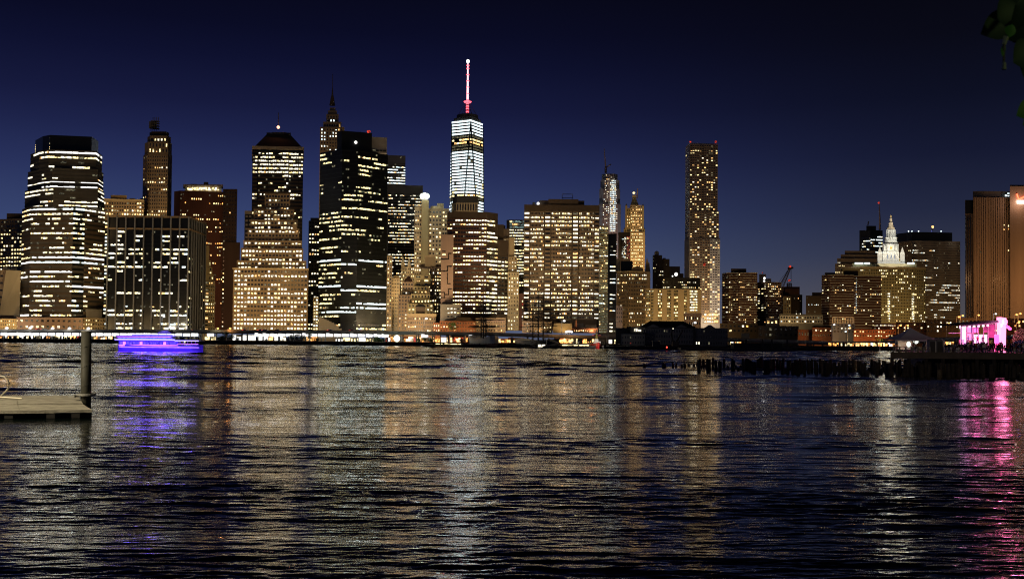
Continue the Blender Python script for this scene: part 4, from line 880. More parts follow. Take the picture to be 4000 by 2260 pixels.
# lit waterfront behind and under the highway: kiosks and shopfronts
def kiosk(x0, x1, yt, D, pal, cols, label, mat='tan', lit='9', hf=1.15, cat='kiosk', name='waterfront_kiosk', group='kiosks and shopfronts under the highway'):
    b = Bld(name, label, cat, D, (x0+x1)/2, None, y_ref=1310, group=group, cap=40, seed=int(x0))
    b.body([(x0, 0), (x1, 0)], yt, None, 5, mat); A = b
    z0 = 1308+ .0087*(b.px) + (EYE.z-GROUND_Z-.4)*F/D
    b.face((x0, 0), (x1, 0), yt+1, z0, cols, 1, lit, pal, .88, hf, mat, coh=.1); return b.done()
ks = [(-20, 60, 1308, 'wyoL', 8, 'warm lit glass kiosk at the far left of the waterfront'), (66, 130, 1309, 'LLwy', 6, 'dazzling white kiosk beside the two left lamps'), (134, 200, 1308, 'wLoy', 7, 'white and orange shopfront under the third lamp'), (205, 285, 1307, 'LwyL', 7, 'long white shopfront left of the mooring pile'), (288, 312, 1308, 'or', 2, 'small reddish kiosk just left of the mooring pile'), (366, 440, 1311, 'yoaw', 8, 'orange lit kiosk between the mooring pile and the purple boat'),
      (800, 848, 1312, 'yoaw', 5, 'orange kiosk beside the red car at the sea wall'), (905, 1000, 1306, 'LLLL', 5, 'blinding white tent hall under the ziggurat'), (1008, 1090, 1306, 'LLLw', 4, 'white glowing hall with dark columns under the ziggurat'), (1095, 1118, 1311, 'yw', 2, 'small warm kiosk right of the white hall'), (1190, 1240, 1313, 'yao', 4, 'orange kiosk behind the round trees'), (1310, 1460, 1317, 'LyLw', 5, 'wide glowing glass pavilion under the black tower'),
      (1505, 1545, 1312, 'oraL', 4, 'red and orange stall left of the blazing lamp'), (1565, 1625, 1312, 'oray', 6, 'red lit stalls right of the blazing lamp'), (1630, 1655, 1314, 'oa', 3, 'orange cafe front behind the dark shrub'), (1672, 1720, 1314, 'oaL', 4, 'amber cafe with a bright corner under the highway'), (1722, 1768, 1316, 'LL', 2, 'white framed lit hall under the highway'), (1772, 1828, 1316, 'ror', 6, 'red tented restaurant left of the moored ship'), (1830, 1856, 1316, 'oa', 2, 'orange doorway beside the moored ship'),
      (1930, 1985, 1322, 'rno', 4, 'dim red stall right of the moored ship hull'), (1985, 2045, 1318, 'oanL', 6, 'orange lit stalls between the two sailing ships'), (2165, 2330, 1319, 'onoa', 9, 'long orange lit hall behind the barge'), (2375, 2440, 1324, 'cLnn', 8, 'white lit stalls left of the dark pier buildings'),
      (2846, 2905, 1321, 'onaL', 6, 'orange lit ramp entrance right of the dark pier buildings'), (3235, 3300, 1337, 'oaon', 8, 'orange lit shed under the bridge ramp, left part'), (3300, 3400, 1337, 'oaqo', 10, 'golden lit market hall under the bridge ramp'), (3400, 3495, 1337, 'qaoL', 10, 'golden lit hall left of the peaked tent'), (3690, 3750, 1332, 'aonn', 5, 'amber lit underpass between the toilets and the stage')]
for (x0, x1, yt, pal, c, lab) in ks:
    D_ = vy((x0+x1)/2)+24
    kiosk(x0, x1, yt, D_ if x0 < 3200 else vy(x0)-8, pal, c, lab, 'brick' if 'o' in pal else 'tan')

# cars on the highway
def make_car(col, name):
    body = pmat('car_paint_'+name, col, rough=.35, var=.05, spec=.6); tyre = pmat('tyre_rubber', (.02, .02, .02), rough=.9); root = bpy.data.objects.new('car', None); COL.objects.link(root)
    m_ = MB(); pr = [(-2.2, .35), (-2.2, .8), (-1.5, .95), (-.9, 1.4), (.7, 1.42), (1.4, .95), (2.15, .8), (2.2, .35)]
    n = len(pr); m_.v = [(x, -.85, z) for x, z in pr]+[(x, .85, z) for x, z in pr]; m_.f = [tuple(range(n)), tuple(range(2*n-1, n-1, -1))]+[(i, n+i, n+(i+1) % n, (i+1) % n) for i in range(n)]
    m_.f = [tuple(reversed(f)) for f in m_.f]; m_.build('body', body, root)
    m_ = MB(); m_.box(-.85, .65, -.88, .88, .98, 1.3); m_.build('windows', K['n'], root)
    for x in (-1.35, 1.35):
        for y in (-.8, .8): m_ = MB(); m_.tube([(x, y-.1, .33), (x, y+.1, .33)], .33, 10); m_.build('wheel', tyre, root)
    for y in (-.6, .6): m_ = MB(); m_.box(2.16, 2.26, y-.16, y+.16, .55, .75); m_.build('headlight', K['W'], root); m_ = MB(); m_.box(-2.26, -2.16, y-.2, y+.2, .6, .8); m_.build('tail_light', K['T'], root)
    m_ = MB(); m_.box(-2.27, -1.2, -.9, -.84, .6, .74); m_.build('side_lamp', K['T'], root)
    return root
cars = [make_car((.5, .5, .5), 'silver'), make_car((.35, .03, .03), 'red'), make_car((.6, .6, .58), 'white')]; used = set()
for (px, ci, fl, lab) in ((152, 1, 0, 'red car on the highway left of the third lamp'), (172, 2, 0, 'white car on the highway above the mooring pile lamps'), (738, 0, 1, 'silver car with glowing lights beside the light above the purple boat'), (958, 1, 0, 'red car before the left windows of the ziggurat'), (1018, 2, 0, 'white car with red lights before the middle of the ziggurat'), (1034, 1, 0, 'red car following the white car before the ziggurat'), (1083, 1, 1, 'red car under the small billboard at the ziggurat'),
                          (1290, 0, 0, 'silver car with red lights below the curved canopy'), (1376, 1, 0, 'red car passing the base of the black tower'), (1398, 0, 1, 'silver car passing the base of the black tower'), (2328, 1, 0, 'red car left of the green slab foot'), (2352, 2, 0, 'white car at the foot of the green lit slab'), (3555, 1, 0, 'red car on the ramp behind the peaked tent'), (3965, 2, 1, 'white car on the ramp at the right edge')):
    o = cars[ci] if ci not in used else copy_tree(cars[ci]); used.add(ci)
    Y = vy(px)+3.2; q = P(px, vtop(px), Y); o.location = (q.x, Y, q.z-.35); o.rotation_euler = (0, 0, math.pi if fl else 0); tag(o, lab, 'car', 'cars driving on the elevated highway')

# street lamps
lamp_steel = pmat('lamp_post_steel', (.35, .34, .32), rough=.5, metal=.3)
def make_lamp(h, r, k, arm=1.6):
    root = bpy.data.objects.new('street_lamp', None); COL.objects.link(root)
    m_ = MB(); m_.tube([(0, 0, 0), (0, 0, h)], [.22, .14], 8); m_.build('post', lamp_steel, root)
    m_ = MB(); m_.tube([(0, 0, h-.1), (arm*.6, -.3, h+.25), (arm, -.5, h+.2)], .1, 6); m_.build('arm', lamp_steel, root)
    m_ = MB(); m_.lathe((arm, -.5, h), [(r*.4, -r*.8), (r*.9, -r*.4), (r, 0), (r*.6, r*.5), (.1, r*.7)], 10); m_.build('lamp_head', K[k], root); return root
protos = {}
def slamp(px, ytop, ybase, Y, k, r, lab, group='street lamps along the far bank', z=None):
    a = P(px, ytop, Y); zb = P(px, ybase, Y).z if z is None else z; h = max(1.5, a.z-zb)
    o = make_lamp(h, r, k); o.location = (a.x-1.6, Y, zb); tag(o, lab, 'street lamp', group); return a
LMP = [(28, 1280, 1290, 'W', 'first white starry lamp from the left on the highway'), (120, 1279, 1290, 'W', 'second white starry lamp from the left on the highway'), (207, 1281, 1290, 'W', 'third white starry lamp from the left on the highway'), (273, 1283, 1290, 'W', 'fourth white starry lamp from the left, nearest the pile but one'), (347, 1285, 1290, 'W', 'white lamp directly above the mooring pile top'),
       (642, 1236, 1289, 'c', 'tall lamp before the dark framed tower'), (667, 1277, 1289, 'W', 'bright white lamp above the cabin of the purple boat'), (852, 1282, 1290, 'y', 'small cream lamp at the foot of the brown tower'), (900, 1288, 1290, 'o', 'orange lamp at the left foot of the ziggurat'), (1666, 1243, 1296, 'W', 'tall lamp before the cornice brick building'), (2204, 1252, 1306, 'W', 'tall lamp before the plain tan wall'), (2715, 1259, 1318, 'W', 'tall lamp before the pink stucco building'),
       (3258, 1267, 1335, 'c', 'tall bluish lamp right of the gabled brick house'), (3319, 1280, 1335, 'o', 'orange lamp before the orange brick row'), (3517, 1270, 1333, 'o', 'orange lamp left of the peaked tent top'), (3545, 1270, 1333, 'o', 'double orange lamp just left of the peaked tent top'), (3706, 1262, 1320, 'o', 'orange lamp on the ramp between tent and stage'), (3745, 1237, 1262, 'o', 'left orange lamp below the ribbed slab corner'), (3760, 1232, 1262, 'o', 'right orange lamp below the ribbed slab corner'), (3822, 1230, 1262, 'o', 'orange lamp below the ribbed slab slots'), (3889, 1225, 1260, 'b', 'bluish white lamp above the stage roof'), (3978, 1260, 1300, 'o', 'orange lamp near the right edge above the ramp'), (3970, 1228, 1260, 'o', 'upper orange lamp near the right edge'), (3985, 1224, 1260, 'a', 'uppermost orange lamp at the right edge')]
for (px, y, yb, k, lab) in LMP:
    a = slamp(px, y, yb, vy(px)+2 if px < 3200 else 760, 'W' if k in 'Wcb' else 'O', 1.15 if px < 400 or px in (667,) else (.9 if k == 'W' else .75), lab)
    col = {'W': (1, .97, .92), 'c': (.8, .9, 1), 'b': (.75, .8, 1), 'y': (1, .85, .5), 'o': (1, .42, .12), 'a': (1, .6, .3)}[k]
    light('street_lamp_light', 'POINT', (a.x, a.y-2.5, a.z+.3), col, {'W': 1600, 'c': 1200, 'b': 1200}.get(k, 1300), 1.0)
# cluster of four white lamps on the ramp and a blazing lamp at the wall
for i, px in enumerate((2212, 2219, 2226, 2233)): slamp(px, 1295-(i in (1, 2))*2, 1306, 700+i, 'W', .9, ['left lamp', 'second lamp from left', 'third lamp from left', 'right lamp'][i]+' of the white cluster before the plain tan wall', 'cluster of white lamps on the ramp')
def big_lamp(px, y, Y, r, k, h, lab, e, col, name='work_light'):
    q = P(px, y, Y); o = empty(name, (q.x, q.y, max(GROUND_Z, q.z-h)), lab, 'work light'); m_ = MB(); m_.lathe(q, [(r*.3, -r), (r*.85, -r*.5), (r, 0), (r*.85, r*.5), (r*.3, r)], 12); m_.build('lamp_head', K[k], o)
    m_ = MB(); m_.tube([o.location, q], .12, 6); m_.build('post', lamp_steel, o); light('work_light_glow', 'POINT', q+Vector((0, -r*1.6, 0)), col, e, .8)
big_lamp(1550, 1321, 700, 2.3, 'F', 3, 'blazing warm white lamp at the sea wall below the golden block', 4000, (1, .7, .35))
big_lamp(2437, 1331, 655, 1.3, 'F', 3, 'greenish white work light at the left end of the pier buildings', 3000, (.8, 1, .85))
big_lamp(84, 1310, 712, 1.6, 'W', 3, 'dazzling white lamp by the water at far left', 1500, (1, 1, 1)); big_lamp(3578, 1332, 640, 1.5, 'F', 4, 'starry orange lamp inside the open side of the peaked tent', 1500, (1, .6, .3))
for i, px in enumerate((2190, 2207)): big_lamp(px, 1331, 690, 1.0, 'O', 3, ['left', 'right'][i]+' one of two amber lamps in the orange hall behind the barge', 2500, (1, .5, .15))

# shoreline posts, shrubs and trees
leafm = [pmat('leaf_dark', (.030, .060, .018), rough=.6, var=.4, scale=1.5), pmat('leaf_mid', (.05, .10, .03), rough=.6, var=.4, scale=1.5)]
bark = pmat('bark', (.06, .045, .03), rough=.95)
def make_tree(h, w, seed, leaves=900, trunk=.35, mat=0):
    rd = random.Random(seed); root = bpy.data.objects.new('shore_tree', None); COL.objects.link(root)
    tm = MB(); tm.tube([(0, 0, 0), (.1, 0, h*trunk), (0, .1, h*.75)], [.22, .15, .05], 6)
    cl = []
    for i in range(9):
        a = rd.uniform(0, 6.28); r = rd.uniform(.1, .42)*w; c = Vector((r*math.cos(a), r*math.sin(a), h*rd.uniform(trunk+.05, .88))); cl.append((c, rd.uniform(.16, .28)*w))
        tm.tube([(0, 0, h*trunk*rd.uniform(.7, 1.2)), c*.6+Vector((0, 0, h*trunk*.35)), c], [.09, .06, .02], 4)
    tm.build('trunk', bark, root); lm = MB()
    for i in range(leaves):
        c, r = rd.choice(cl); d = Vector((rd.gauss(0, 1), rd.gauss(0, 1), rd.gauss(0, .8))); d = d.normalized()*r*rd.uniform(.3, 1.15)**.7; q = c+d
        u = Vector((rd.gauss(0, 1), rd.gauss(0, 1), rd.gauss(0, 1))).normalized()*rd.uniform(.1, .24); v = u.cross(Vector((rd.gauss(0, 1), rd.gauss(0, 1), rd.gauss(0, 1)))).normalized()*rd.uniform(.08, .2)
        n = len(lm.v); lm.v += [tuple(q-u), tuple(q+v), tuple(q+u), tuple(q-v)]; lm.f.append((n, n+1, n+2, n+3))
    lm.build('crown', leafm[mat], root); return root
tps = [make_tree(6, 5, 1), make_tree(5, 6, 2, mat=1), make_tree(3.0, 4.5, 3, trunk=.12), make_tree(7.5, 6, 4, mat=1)]
tused = set()
for i, (px, Y, t, s, lab) in enumerate(((862, 715, 2, 1.2, 'round green shrub at the sea wall right of the purple boat'), (880, 716, 0, 1.1, 'small leafy tree right of the purple boat'), (905, 716, 1, 1.0, 'spreading tree before the lit hall at the ziggurat foot'), (930, 713, 2, .8, 'low shrub at the foot of the white hall'), (1040, 713, 2, .6, 'tiny shrub before the columns of the white hall'), (1135, 715, 1, 1.05, 'green tree right of the white hall'), (1160, 714, 0, .9, 'rounded dark tree right of the green tree'), (1185, 715, 1, 1.1, 'wide green tree left of the long pavilion'), (1205, 716, 3, .9, 'taller lit tree left of the long pavilion'), (1235, 714, 2, .9, 'shrub left of the glowing pavilion'),
        (1465, 712, 2, 1.35, 'dark bush at the right end of the glowing pavilion'), (1480, 712, 2, 1.0, 'smaller dark bush left of the blazing lamp'), (1640, 710, 2, 1.1, 'dark green bush right of the red stalls'), (1662, 709, 1, .9, 'spiky green tree before the amber cafe'), (1680, 708, 2, 1.2, 'dark bush before the white framed hall'), (1765, 745, 0, 1.4, 'dark tree before the long brick warehouse'), (1805, 700, 2, 1.0, 'dark shrub left of the moored ship'), (1840, 699, 2, 1.2, 'dark shrub touching the moored ship'), (2705, 755, 3, 1.3, 'dark tree behind the pier roof'), (3490, 745, 0, 1.5, 'dark tree left of the peaked tent'), (3440, 750, 1, 1.4, 'dark leafy tree before the penthouse brick building'))):
    o = tps[t] if t not in tused else copy_tree(tps[t]); tused.add(t)
    o.location = (XX(px, Y, 1320), Y, 9 if 740 < Y < 748 and px == 1765 else GROUND_Z); o.scale = (s, s, s); o.rotation_euler = (0, 0, i*1.3); tag(o, lab, 'tree' if t != 2 else 'shrub', 'trees and shrubs on the far bank')
pm = MB(); pm.tube([(0, 0, -2), (0, 0, 1)], .5, 8); pm2 = pm.mesh('mooring_post', wall_mat)
rd = random.Random(77)
for i in range(46):
    px = 8+i*9.5+rd.uniform(-3, 3) if i < 34 else 3250+(i-34)*22
    Y = 700 if i < 34 else 634
    o = bpy.data.objects.new('mooring_post', pm2); o.location = (XX(px, Y, 1320), Y, GROUND_Z+rd.uniform(.1, .9)); o.scale = (1, 1, rd.uniform(1, 1.8)); COL.objects.link(o)
    zn_ = [z for lim, z in ((75, 'below the first starry lamp'), (165, 'below the second starry lamp'), (240, 'below the third starry lamp'), (312, 'below the fourth starry lamp'), (900, 'beside the mooring pile'), (3300, 'below the left part of the orange lit shed'), (3400, 'below the golden market hall'), (9999, 'left of the peaked tent')) if px < lim][0]
    tag(o, ('tall' if o.scale.z > 1.4 else 'low')+' dark post on the sea wall '+zn_, 'post', 'posts on the sea wall '+zn_)

# ------------------------------------------------------------------ dark pier buildings
pierm = pmat('pier_timber', (.05, .045, .04), rough=.95, var=.35, scale=.4)
b = Bld('pier_market_hall', 'large dark market hall on the pier with a broad hipped roof and dim gables', 'pier building', 640, 2640, 1365, y_ref=1310, cap=80)
zw = lambda y, Y=640: ZZ(y, Y, 2640)
b.body([(2448, 0), (2712, 0)], 1277, None, 50, 'darkgrey', 'wall'); b.body([(2500, -1), (2718, -1)], 1252, 1276, 52, 'black', 'roof', taper=[(2540, 12), (2668, 12)])
b.body([(2712, 2), (2843, 2)], 1279, None, 46, 'grey', 'wall')
for (x, hw, mt) in ((2552, 26, 'grey'), (2662, 24, 'grey'), (2772, 22, 'grey')):
    b.body([(x-hw, -1.5), (x+hw, -1.5)], 1267, 1279, 6, mt, 'gable', taper=[(x-3, -1.4), (x+3, -1.4)])
b.face((2512, 0), (2708, 0), 1282, 1345, 20, 3, '001', 'dy', .5, .5, 'grey', coh=.1); b.face((2716, 2), (2842, 2), 1282, 1350, 13, 3, '001', 'dw', .45, .55, 'grey', coh=.1)
b.roofbox(2405, 2450, 1282, 1345, -4, 20, 'black', 'annex'); b.face((2476, -1), (2505, -1), 1282, 1297, 2, 1, '9', 'w', .85, .9); b.done()
b = Bld('pier_annex', 'two storey dark grey pier annex left of the market hall', 'pier building', 632, 2470, 1365, y_ref=1310, cap=40)
b.body([(2425, 0), (2520, 0)], 1303, None, 14, 'bluegrey'); b.roofbox(2422, 2524, 1299, 1304, -1, 15, 'black', 'roof'); b.face((2428, 0), (2518, 0), 1306, 1348, 9, 2, '01', 'cr', .4, .5, 'grey', coh=.1); b.done()
mb = MB(); a0 = P(2330, 1360, 600); 
def quay(name, px0, px1, Y0, Y1, z, lab, mat=pierm, piles=True):
    root = empty(name, (XX((px0+px1)/2, Y0, 1360), Y0, 0), lab, 'pier'); m_ = MB(); x0, x1 = XX(px0, Y0, 1360), XX(px1, Y0, 1360); m_.box(x0, x1, Y0, Y1, z-.8, z); m_.build('deck', mat, root)
    m_ = MB(); k = int((x1-x0)/3)
    for i in range(k+1):
        x = x0+(x1-x0)*i/k; m_.tube([(x, Y0+.3, -2), (x, Y0+.3, z+.3*((i*7) % 3))], .28, 6)
    m_.build('fender_piles', mat, root); m_ = MB(); m_.box(x0+.4, x1-.4, Y0+.8, Y1, -2, z-.81); m_.build('quay_wall', mat, root); return root
quay('timber_pier', 2360, 3235, 585, 642, 2.0, 'long dark timber pier carrying the market hall'); quay('low_quay', 1655, 2330, 618, 668, 2.1, 'dark quay between the sailing ships and the red ship'); quay('wharf', 2150, 2325, 600, 617, 1.8, 'dark wharf with gangway frames left of the red ship')
m_ = MB()
for x in (2192, 2230, 2240, 2250, 2260): q = P(x, 1352, 601); m_.box(q.x-.15, q.x+.15, 601, 601.4, 1.8, ZZ(1334, 601, x))
a, c = P(2230, 1334, 601), P(2262, 1334, 601); m_.box(a.x-.2, c.x+.2, 601, 601.5, a.z-.2, a.z+.15); m_.top('gangway_frame', stone('white'), 'white railed gangway frame on the wharf left of the red ship', 'gangway')
m_ = MB(); a, c = P(2192, 1350, 604), P(2300, 1347, 604); m_.box(a.x, c.x, 604, 605, a.z, a.z+.8); m_.top('light_trough', K['y'], 'glowing horizontal strip along the wharf left of the red ship', 'light strip')
for (x0, x1, yt, dd, nm, lab) in ((2550, 2578, 1333, 590, 'ticket_booth', 'small pale booth on the dark timber pier'),):
    root = empty(nm, P((x0+x1)/2, 1350, dd), lab, 'booth'); m_ = MB(); a, c = P(x0, 1350, dd), P(x1, yt, dd); m_.box(a.x, c.x, dd, dd+3, 2.0, c.z); m_.build('wall', stone('darkgrey'), root); m_ = MB(); m_.box(a.x-.3, c.x+.3, dd-.4, dd+3.4, c.z, c.z+.25); m_.build('roof', stone('cream'), root)
# slanted pale ramp tower right of the market hall
b = Bld('ramp_wall', 'pale slanting wall of a ramp right of the dark market hall', 'wall', 670, 2908, 1335, y_ref=1310); b.body([(2896, 0), (2928, 0)], 1300, 1320, 4, 'cream'); b.done()
b = Bld('excavator_crane', 'dark excavator crane with a bent boom before the market hall', 'crane', 600, 2640, None, y_ref=1320)
m_ = MB(); m_.tube([P(2630, 1338, 600), P(2622, 1305, 600), P(2629, 1282, 600)], [.5, .45, .3], 6); m_.tube([P(2641, 1338, 600), P(2668, 1288, 600)], [.6, .3], 6); m_.build('boom', stone('darkbrown'), b.root); m_ = MB(); a, c = P(2626, 1342, 600), P(2652, 1334, 600); m_.box(a.x, c.x, 599, 602, 2.0, c.z); m_.build('cab', stone('brown'), b.root); b.lamp(2629, 1283, 0, .35, 'w', 'work_lamp')

# derrick crane above the brick towers
b = Bld('derrick_crane', 'luffing lattice crane with red lamps rising behind the brick apartment towers', 'crane', 1100, 3060, 1180, y_ref=1080)
a, c = P(3052, 1118, 1100), P(3087, 1045, 1100); m_ = MB(); w = 2.2
for sx in (-1, 1):
    for sy in (-1, 1): m_.tube([a+Vector((sx*w, sy*w, 0)), c+Vector((sx*.7, sy*.7, 0))], .3, 4)
for i in range(10):
    t0, t1 = i/10, (i+1)/10; ww0, ww1 = w+( .7-w)*t0, w+(.7-w)*t1; p0, p1 = a.lerp(c, t0), a.lerp(c, t1)
    m_.tube([p0+Vector((-ww0, -ww0, 0)), p1+Vector((ww1, -ww1, 0))], .2, 4); m_.tube([p0+Vector((ww0, -ww0, 0)), p1+Vector((-ww1, -ww1, 0))], .2, 4)
m_.build('boom', stone('grey'), b.root); m_ = MB(); m_.tube([P(3078, 1050, 1100), P(3098, 1045, 1100)], 1.2, 6); m_.tube([P(3082, 1050, 1100), P(3089, 1042, 1100)], 1.8, 6); m_.build('head', stone('redbrown'), b.root)
m_ = MB()
for x in (3089, 3092): m_.tube([P(x, 1048, 1100), P(x, 1098, 1100)], .12, 4)
m_.tube([P(3044, 1098, 1100), P(3080, 1052, 1100)], .15, 4); m_.build('cable', stone('darkgrey'), b.root); b.lamp(3086, 1041, -1, 1.4, 'r', 'beacon'); m_ = MB(); q = P(3052, 1120, 1100); m_.tube([(q.x, 1100, GROUND_Z), q], 2, 4); m_.build('mast', stone('darkgrey'), b.root); b.done()

# ------------------------------------------------------------------ ships
dk_rig = pmat('rigging', (.07, .06, .05), rough=.9)
def hull(L, W, H, mat, nst=14, rise=.35, name='hull', smooth=True, bow=.55):
    """x along the ship, bow at +x"""
    m_ = MB(); ring = []
    for i in range(nst+1):
        t = i/nst; x = (t-.5)*L; w = W*.5*(1-max(0, (t-bow)/(1-bow))**2.2)*(.72+.28*min(1, t*4)); w = max(w, .06); h = H*(1+rise*(2*t-1)**2)
        ring.append([(x, -w, h), (x, -w*.98, h*.5), (x, -w*.8, 0), (x, -w*.5, -.8), (x, w*.5, -.8), (x, w*.8, 0), (x, w*.98, h*.5), (x, w, h)])
    for r in ring: m_.v += r
    for i in range(nst):
        for j in range(7): a = i*8+j; m_.f.append((a, a+1, a+9, a+8))
        m_.f.append((i*8+7, i*8, i*8+8, i*8+15))
    m_.f.append(tuple(range(8))[::-1]); e = nst*8; m_.f.append(tuple(e+j for j in range(8)))
    return m_
def rotz(m_, ang, loc):
    c, s = math.cos(ang), math.sin(ang); m_.v = [(x*c-y*s+loc[0], x*s+y*c+loc[1], z+loc[2]) for x, y, z in m_.v]; return m_
def sailing_ship(px, Y, label, hullmat, ytop, W, H, masts, ang=-1.35, stripe=None):
    q = Vector((XX(px, Y, 1330), Y, 0)); root = empty('sailing_ship', q, label, 'ship', 'historic sailing ships moored on the far bank')
    rotz(hull(62, W, H, hullmat, bow=.6), ang, (q.x, q.y+28, 0)).build('hull', hullmat, root, smooth=False)
    if stripe: st = hull(62.2, W*1.01, H*.35, None); st.v = [(x, y, z+H*.62) for x, y, z in st.v]; rotz(st, ang, (q.x, q.y+28, 0)).build('hull_stripe', stripe, root)
    for (mx, my, yt) in masts:
        b0 = Vector((XX(mx, Y+my, 1300), Y+my, H)); t = P(mx, yt, Y+my); m_ = MB(); m_.tube([b0, b0.lerp(t, .5), t], [.45, .35, .12], 6)
        m_.build('mast', dk_rig, root)
        for f in (.32, .52, .68, .82):
            c = b0.lerp(t, f); w = 12*(1-f*.6); m_ = MB(); m_.tube([c+Vector((-w*.9, w*.3, 0)), c+Vector((w*.9, -w*.3, .1))], [.22, .22], 5); m_.build('yard', dk_rig, root)
        m_ = MB()
        for k in range(7):
            f = .35+k*.09
            for sx in (-1, 1): m_.tube([b0+Vector((sx*(3.5+k*.5), 2, -.5)), b0.lerp(t, min(1, f+.1))], .07, 3)
        m_.build('rigging', dk_rig, root)
    return root
hg = pmat('hull_grey_paint', (.30, .30, .30), rough=.5, var=.3, scale=.6); hr = pmat('hull_dark_red', (.09, .02, .018), rough=.6, var=.3); hb = pmat('hull_black', (.02, .02, .02), rough=.4)
sailing_ship(1889, 612, 'three masted sailing ship with a grey stern and dark red bottom, left of the two', hg, 1140, 12.5, 5.6, ((1889, 4, 1170), (1898, 24, 1180), (1880, 44, 1185)))
m_ = MB(); m_.tube([P(1889, 1286, 630), P(1860, 1240, 630)], .2, 4); q = Vector((XX(1889, 611, 1340), 611, 0)); 
st = hull(62.6, 12.8, 2.4, None); rotz(st, -1.35, (q.x, 612+28, -.3)); tag(st.build('boot_stripe', hr, [o for o in COL.objects if o.name.startswith('sailing_ship') and o.parent is None][-1]), None)
sailing_ship(2108, 622, 'sailing ship with tall bare masts behind the white sheered barge', hb, 1130, 11, 4.5, ((2103, 4, 1128), (2122, 20, 1150), (2082, 34, 1160)), ang=-1.2)
# arched white covered barge with gangway
q = Vector((XX(2110, 604, 1355), 604, 0)); root = empty('covered_barge', q, 'dark barge under a white arched canopy with a slanting gangway', 'barge')
m_ = MB(); a, c = P(2076, 1352, 604), P(2134, 1352, 604); m_.box(a.x-4, c.x+22, 604, 612, -.5, 1.0); m_.build('hull', hb, root)
m_ = MB(); pts = [P(2077, 1334, 604), P(2078, 1321, 604), P(2090, 1317, 604), P(2112, 1316, 604), P(2130, 1319, 604), P(2136, 1334, 604), P(2135, 1345, 604)]; m_.tube(pts, .28, 6); m_.build('canopy_arch', stone('white'), root)
m_ = MB(); n = len(pts); m_.v = [tuple(p+Vector((0, .3, 0))) for p in pts]+[tuple(p+Vector((0, 8, 0))) for p in pts]; m_.f = [(i, i+1, n+i+1, n+i) for i in range(n-1)]; m_.build('canopy', stone('bluegrey'), root)
m_ = MB(); a, c = P(2102, 1354, 603.8), P(2130, 1345, 603.8); m_.box(a.x, c.x, 603.5, 604, a.z, c.z); m_.build('lit_panel', K['w'], root)
m_ = MB(); m_.tube([P(2140, 1323, 603), P(2182, 1341, 603)], .6, 4); m_.tube([P(2120, 1354, 602), P(2180, 1341, 602)], .5, 4); m_.tube([P(2072, 1346, 602), P(2092, 1354, 602)], .3, 4); m_.build('gangway', stone('cream'), root)
# red lightship seen from its bow
q = Vector((XX(2330, 598, 1355), 598, 0)); root = empty('red_ship', q, 'red hulled ship with white deckhouse and yellow funnel', 'ship')
rs = pmat('hull_red_paint', (.60, .03, .03), rough=.35, var=.15, scale=.8, spec=.5)
m_ = MB()
pr = [(0, 0), (.8, .2), (2.2, 1.6), (2.9, 3.0), (2.6, 3.3)]
rotz(hull(26, 5.6, 2.9, rs, bow=.5), -1.45, (q.x, q.y+13, 0)).build('hull', rs, root)
m_ = MB(); a, c = P(2318, 1340, 606), P(2346, 1331, 606); m_.box(a.x, c.x, 606, 612, 2.9, 4.4); m_.build('deckhouse', stone('white'), root); m_ = MB(); m_.box(a.x+.8, c.x-1.2, 607, 611, 4.4, 5.9); m_.build('bridge', stone('white'), root)
m_ = MB(); m_.lathe((XX(2330, 608, 1330), 608, 5.9), [(.55, 0), (.5, 3.2)], 10); m_.build('funnel', pmat('funnel_yellow', (.6, .45, .12), rough=.5), root); m_ = MB(); m_.lathe((XX(2330, 608, 1330), 608, 9.1), [(.56, 0), (.56, .9)], 10); m_.build('funnel_cap', hb, root)
for x in (2371, 2377): qq = Vector((XX(x, 612, 1330), 612, 1.0)); m_ = MB(); m_.tube([qq, P(x, 1270, 612)], [.25, .1], 5); m_.build('mast', dk_rig, root)
light('deck_light', 'POINT', (q.x-1, 594, 4), (1, .95, .85), 1600, .3); light('deck_light', 'POINT', (q.x+4, 603, 8), (1, .95, .85), 1200, .3)
# low work barge, tug and buoy lights
q = P(2700, 1358, 560); root = empty('work_barge', (q.x, 560, 0), 'long low unlit barge before the timber pier', 'barge'); m_ = MB(); m_.box(XX(2660, 560, 1355), XX(3110, 560, 1355), 560, 572, -.5, 1.6); m_.build('hull', hb, root)
m_ = MB(); m_.box(XX(2870, 560, 1355), XX(3060, 560, 1355), 562, 571, 1.6, 4.4); m_.build('deckhouse', stone('black'), root)
for i, px in enumerate((2915, 2980, 3015, 3075)): m_ = MB(); m_.tube([(XX(px, 558, 1340), 558, -2), (XX(px, 558, 1340), 558, 6.5)], .45, 6); m_.top('dolphin_pile', pierm, ['first', 'second', 'third', 'last'][i]+' tall dark pile from the left before the unlit barge', 'pile', 'tall piles before the unlit barge')
q = P(2605, 1352, 540); root = empty('channel_buoy', (q.x, 540, 0), 'small buoy with a glowing red lamp in front of the pier', 'buoy'); m_ = MB(); m_.lathe((q.x, 540, 0), [(.9, -.5), (1, .4), (.4, .8), (.2, 1.5)], 10); m_.build('float', hr, root); m_ = MB(); m_.lathe((q.x, 540, 1.5), [(.2, 0), (.45, .3), (.2, .7)], 8); m_.build('lamp', K['T'], root)
# wire frame stern lights row by the quay
for i, (x0, x1, y) in enumerate(((1702, 1718, 1342), (1724, 1728, 1342), (1735, 1750, 1341), (1750, 1800, 1343))):
    m_ = MB(); a, c = P(x0, y+1.2, 616), P(x1, y-1.2, 616); m_.box(a.x, c.x, 616, 616.5, a.z, c.z); m_.top('quay_light', K['y'], ['short', 'tiny', 'second short', 'longest'][i]+' glowing strip along the dark quay left of the sailing ship', 'light strip', 'glowing strips on the quay')

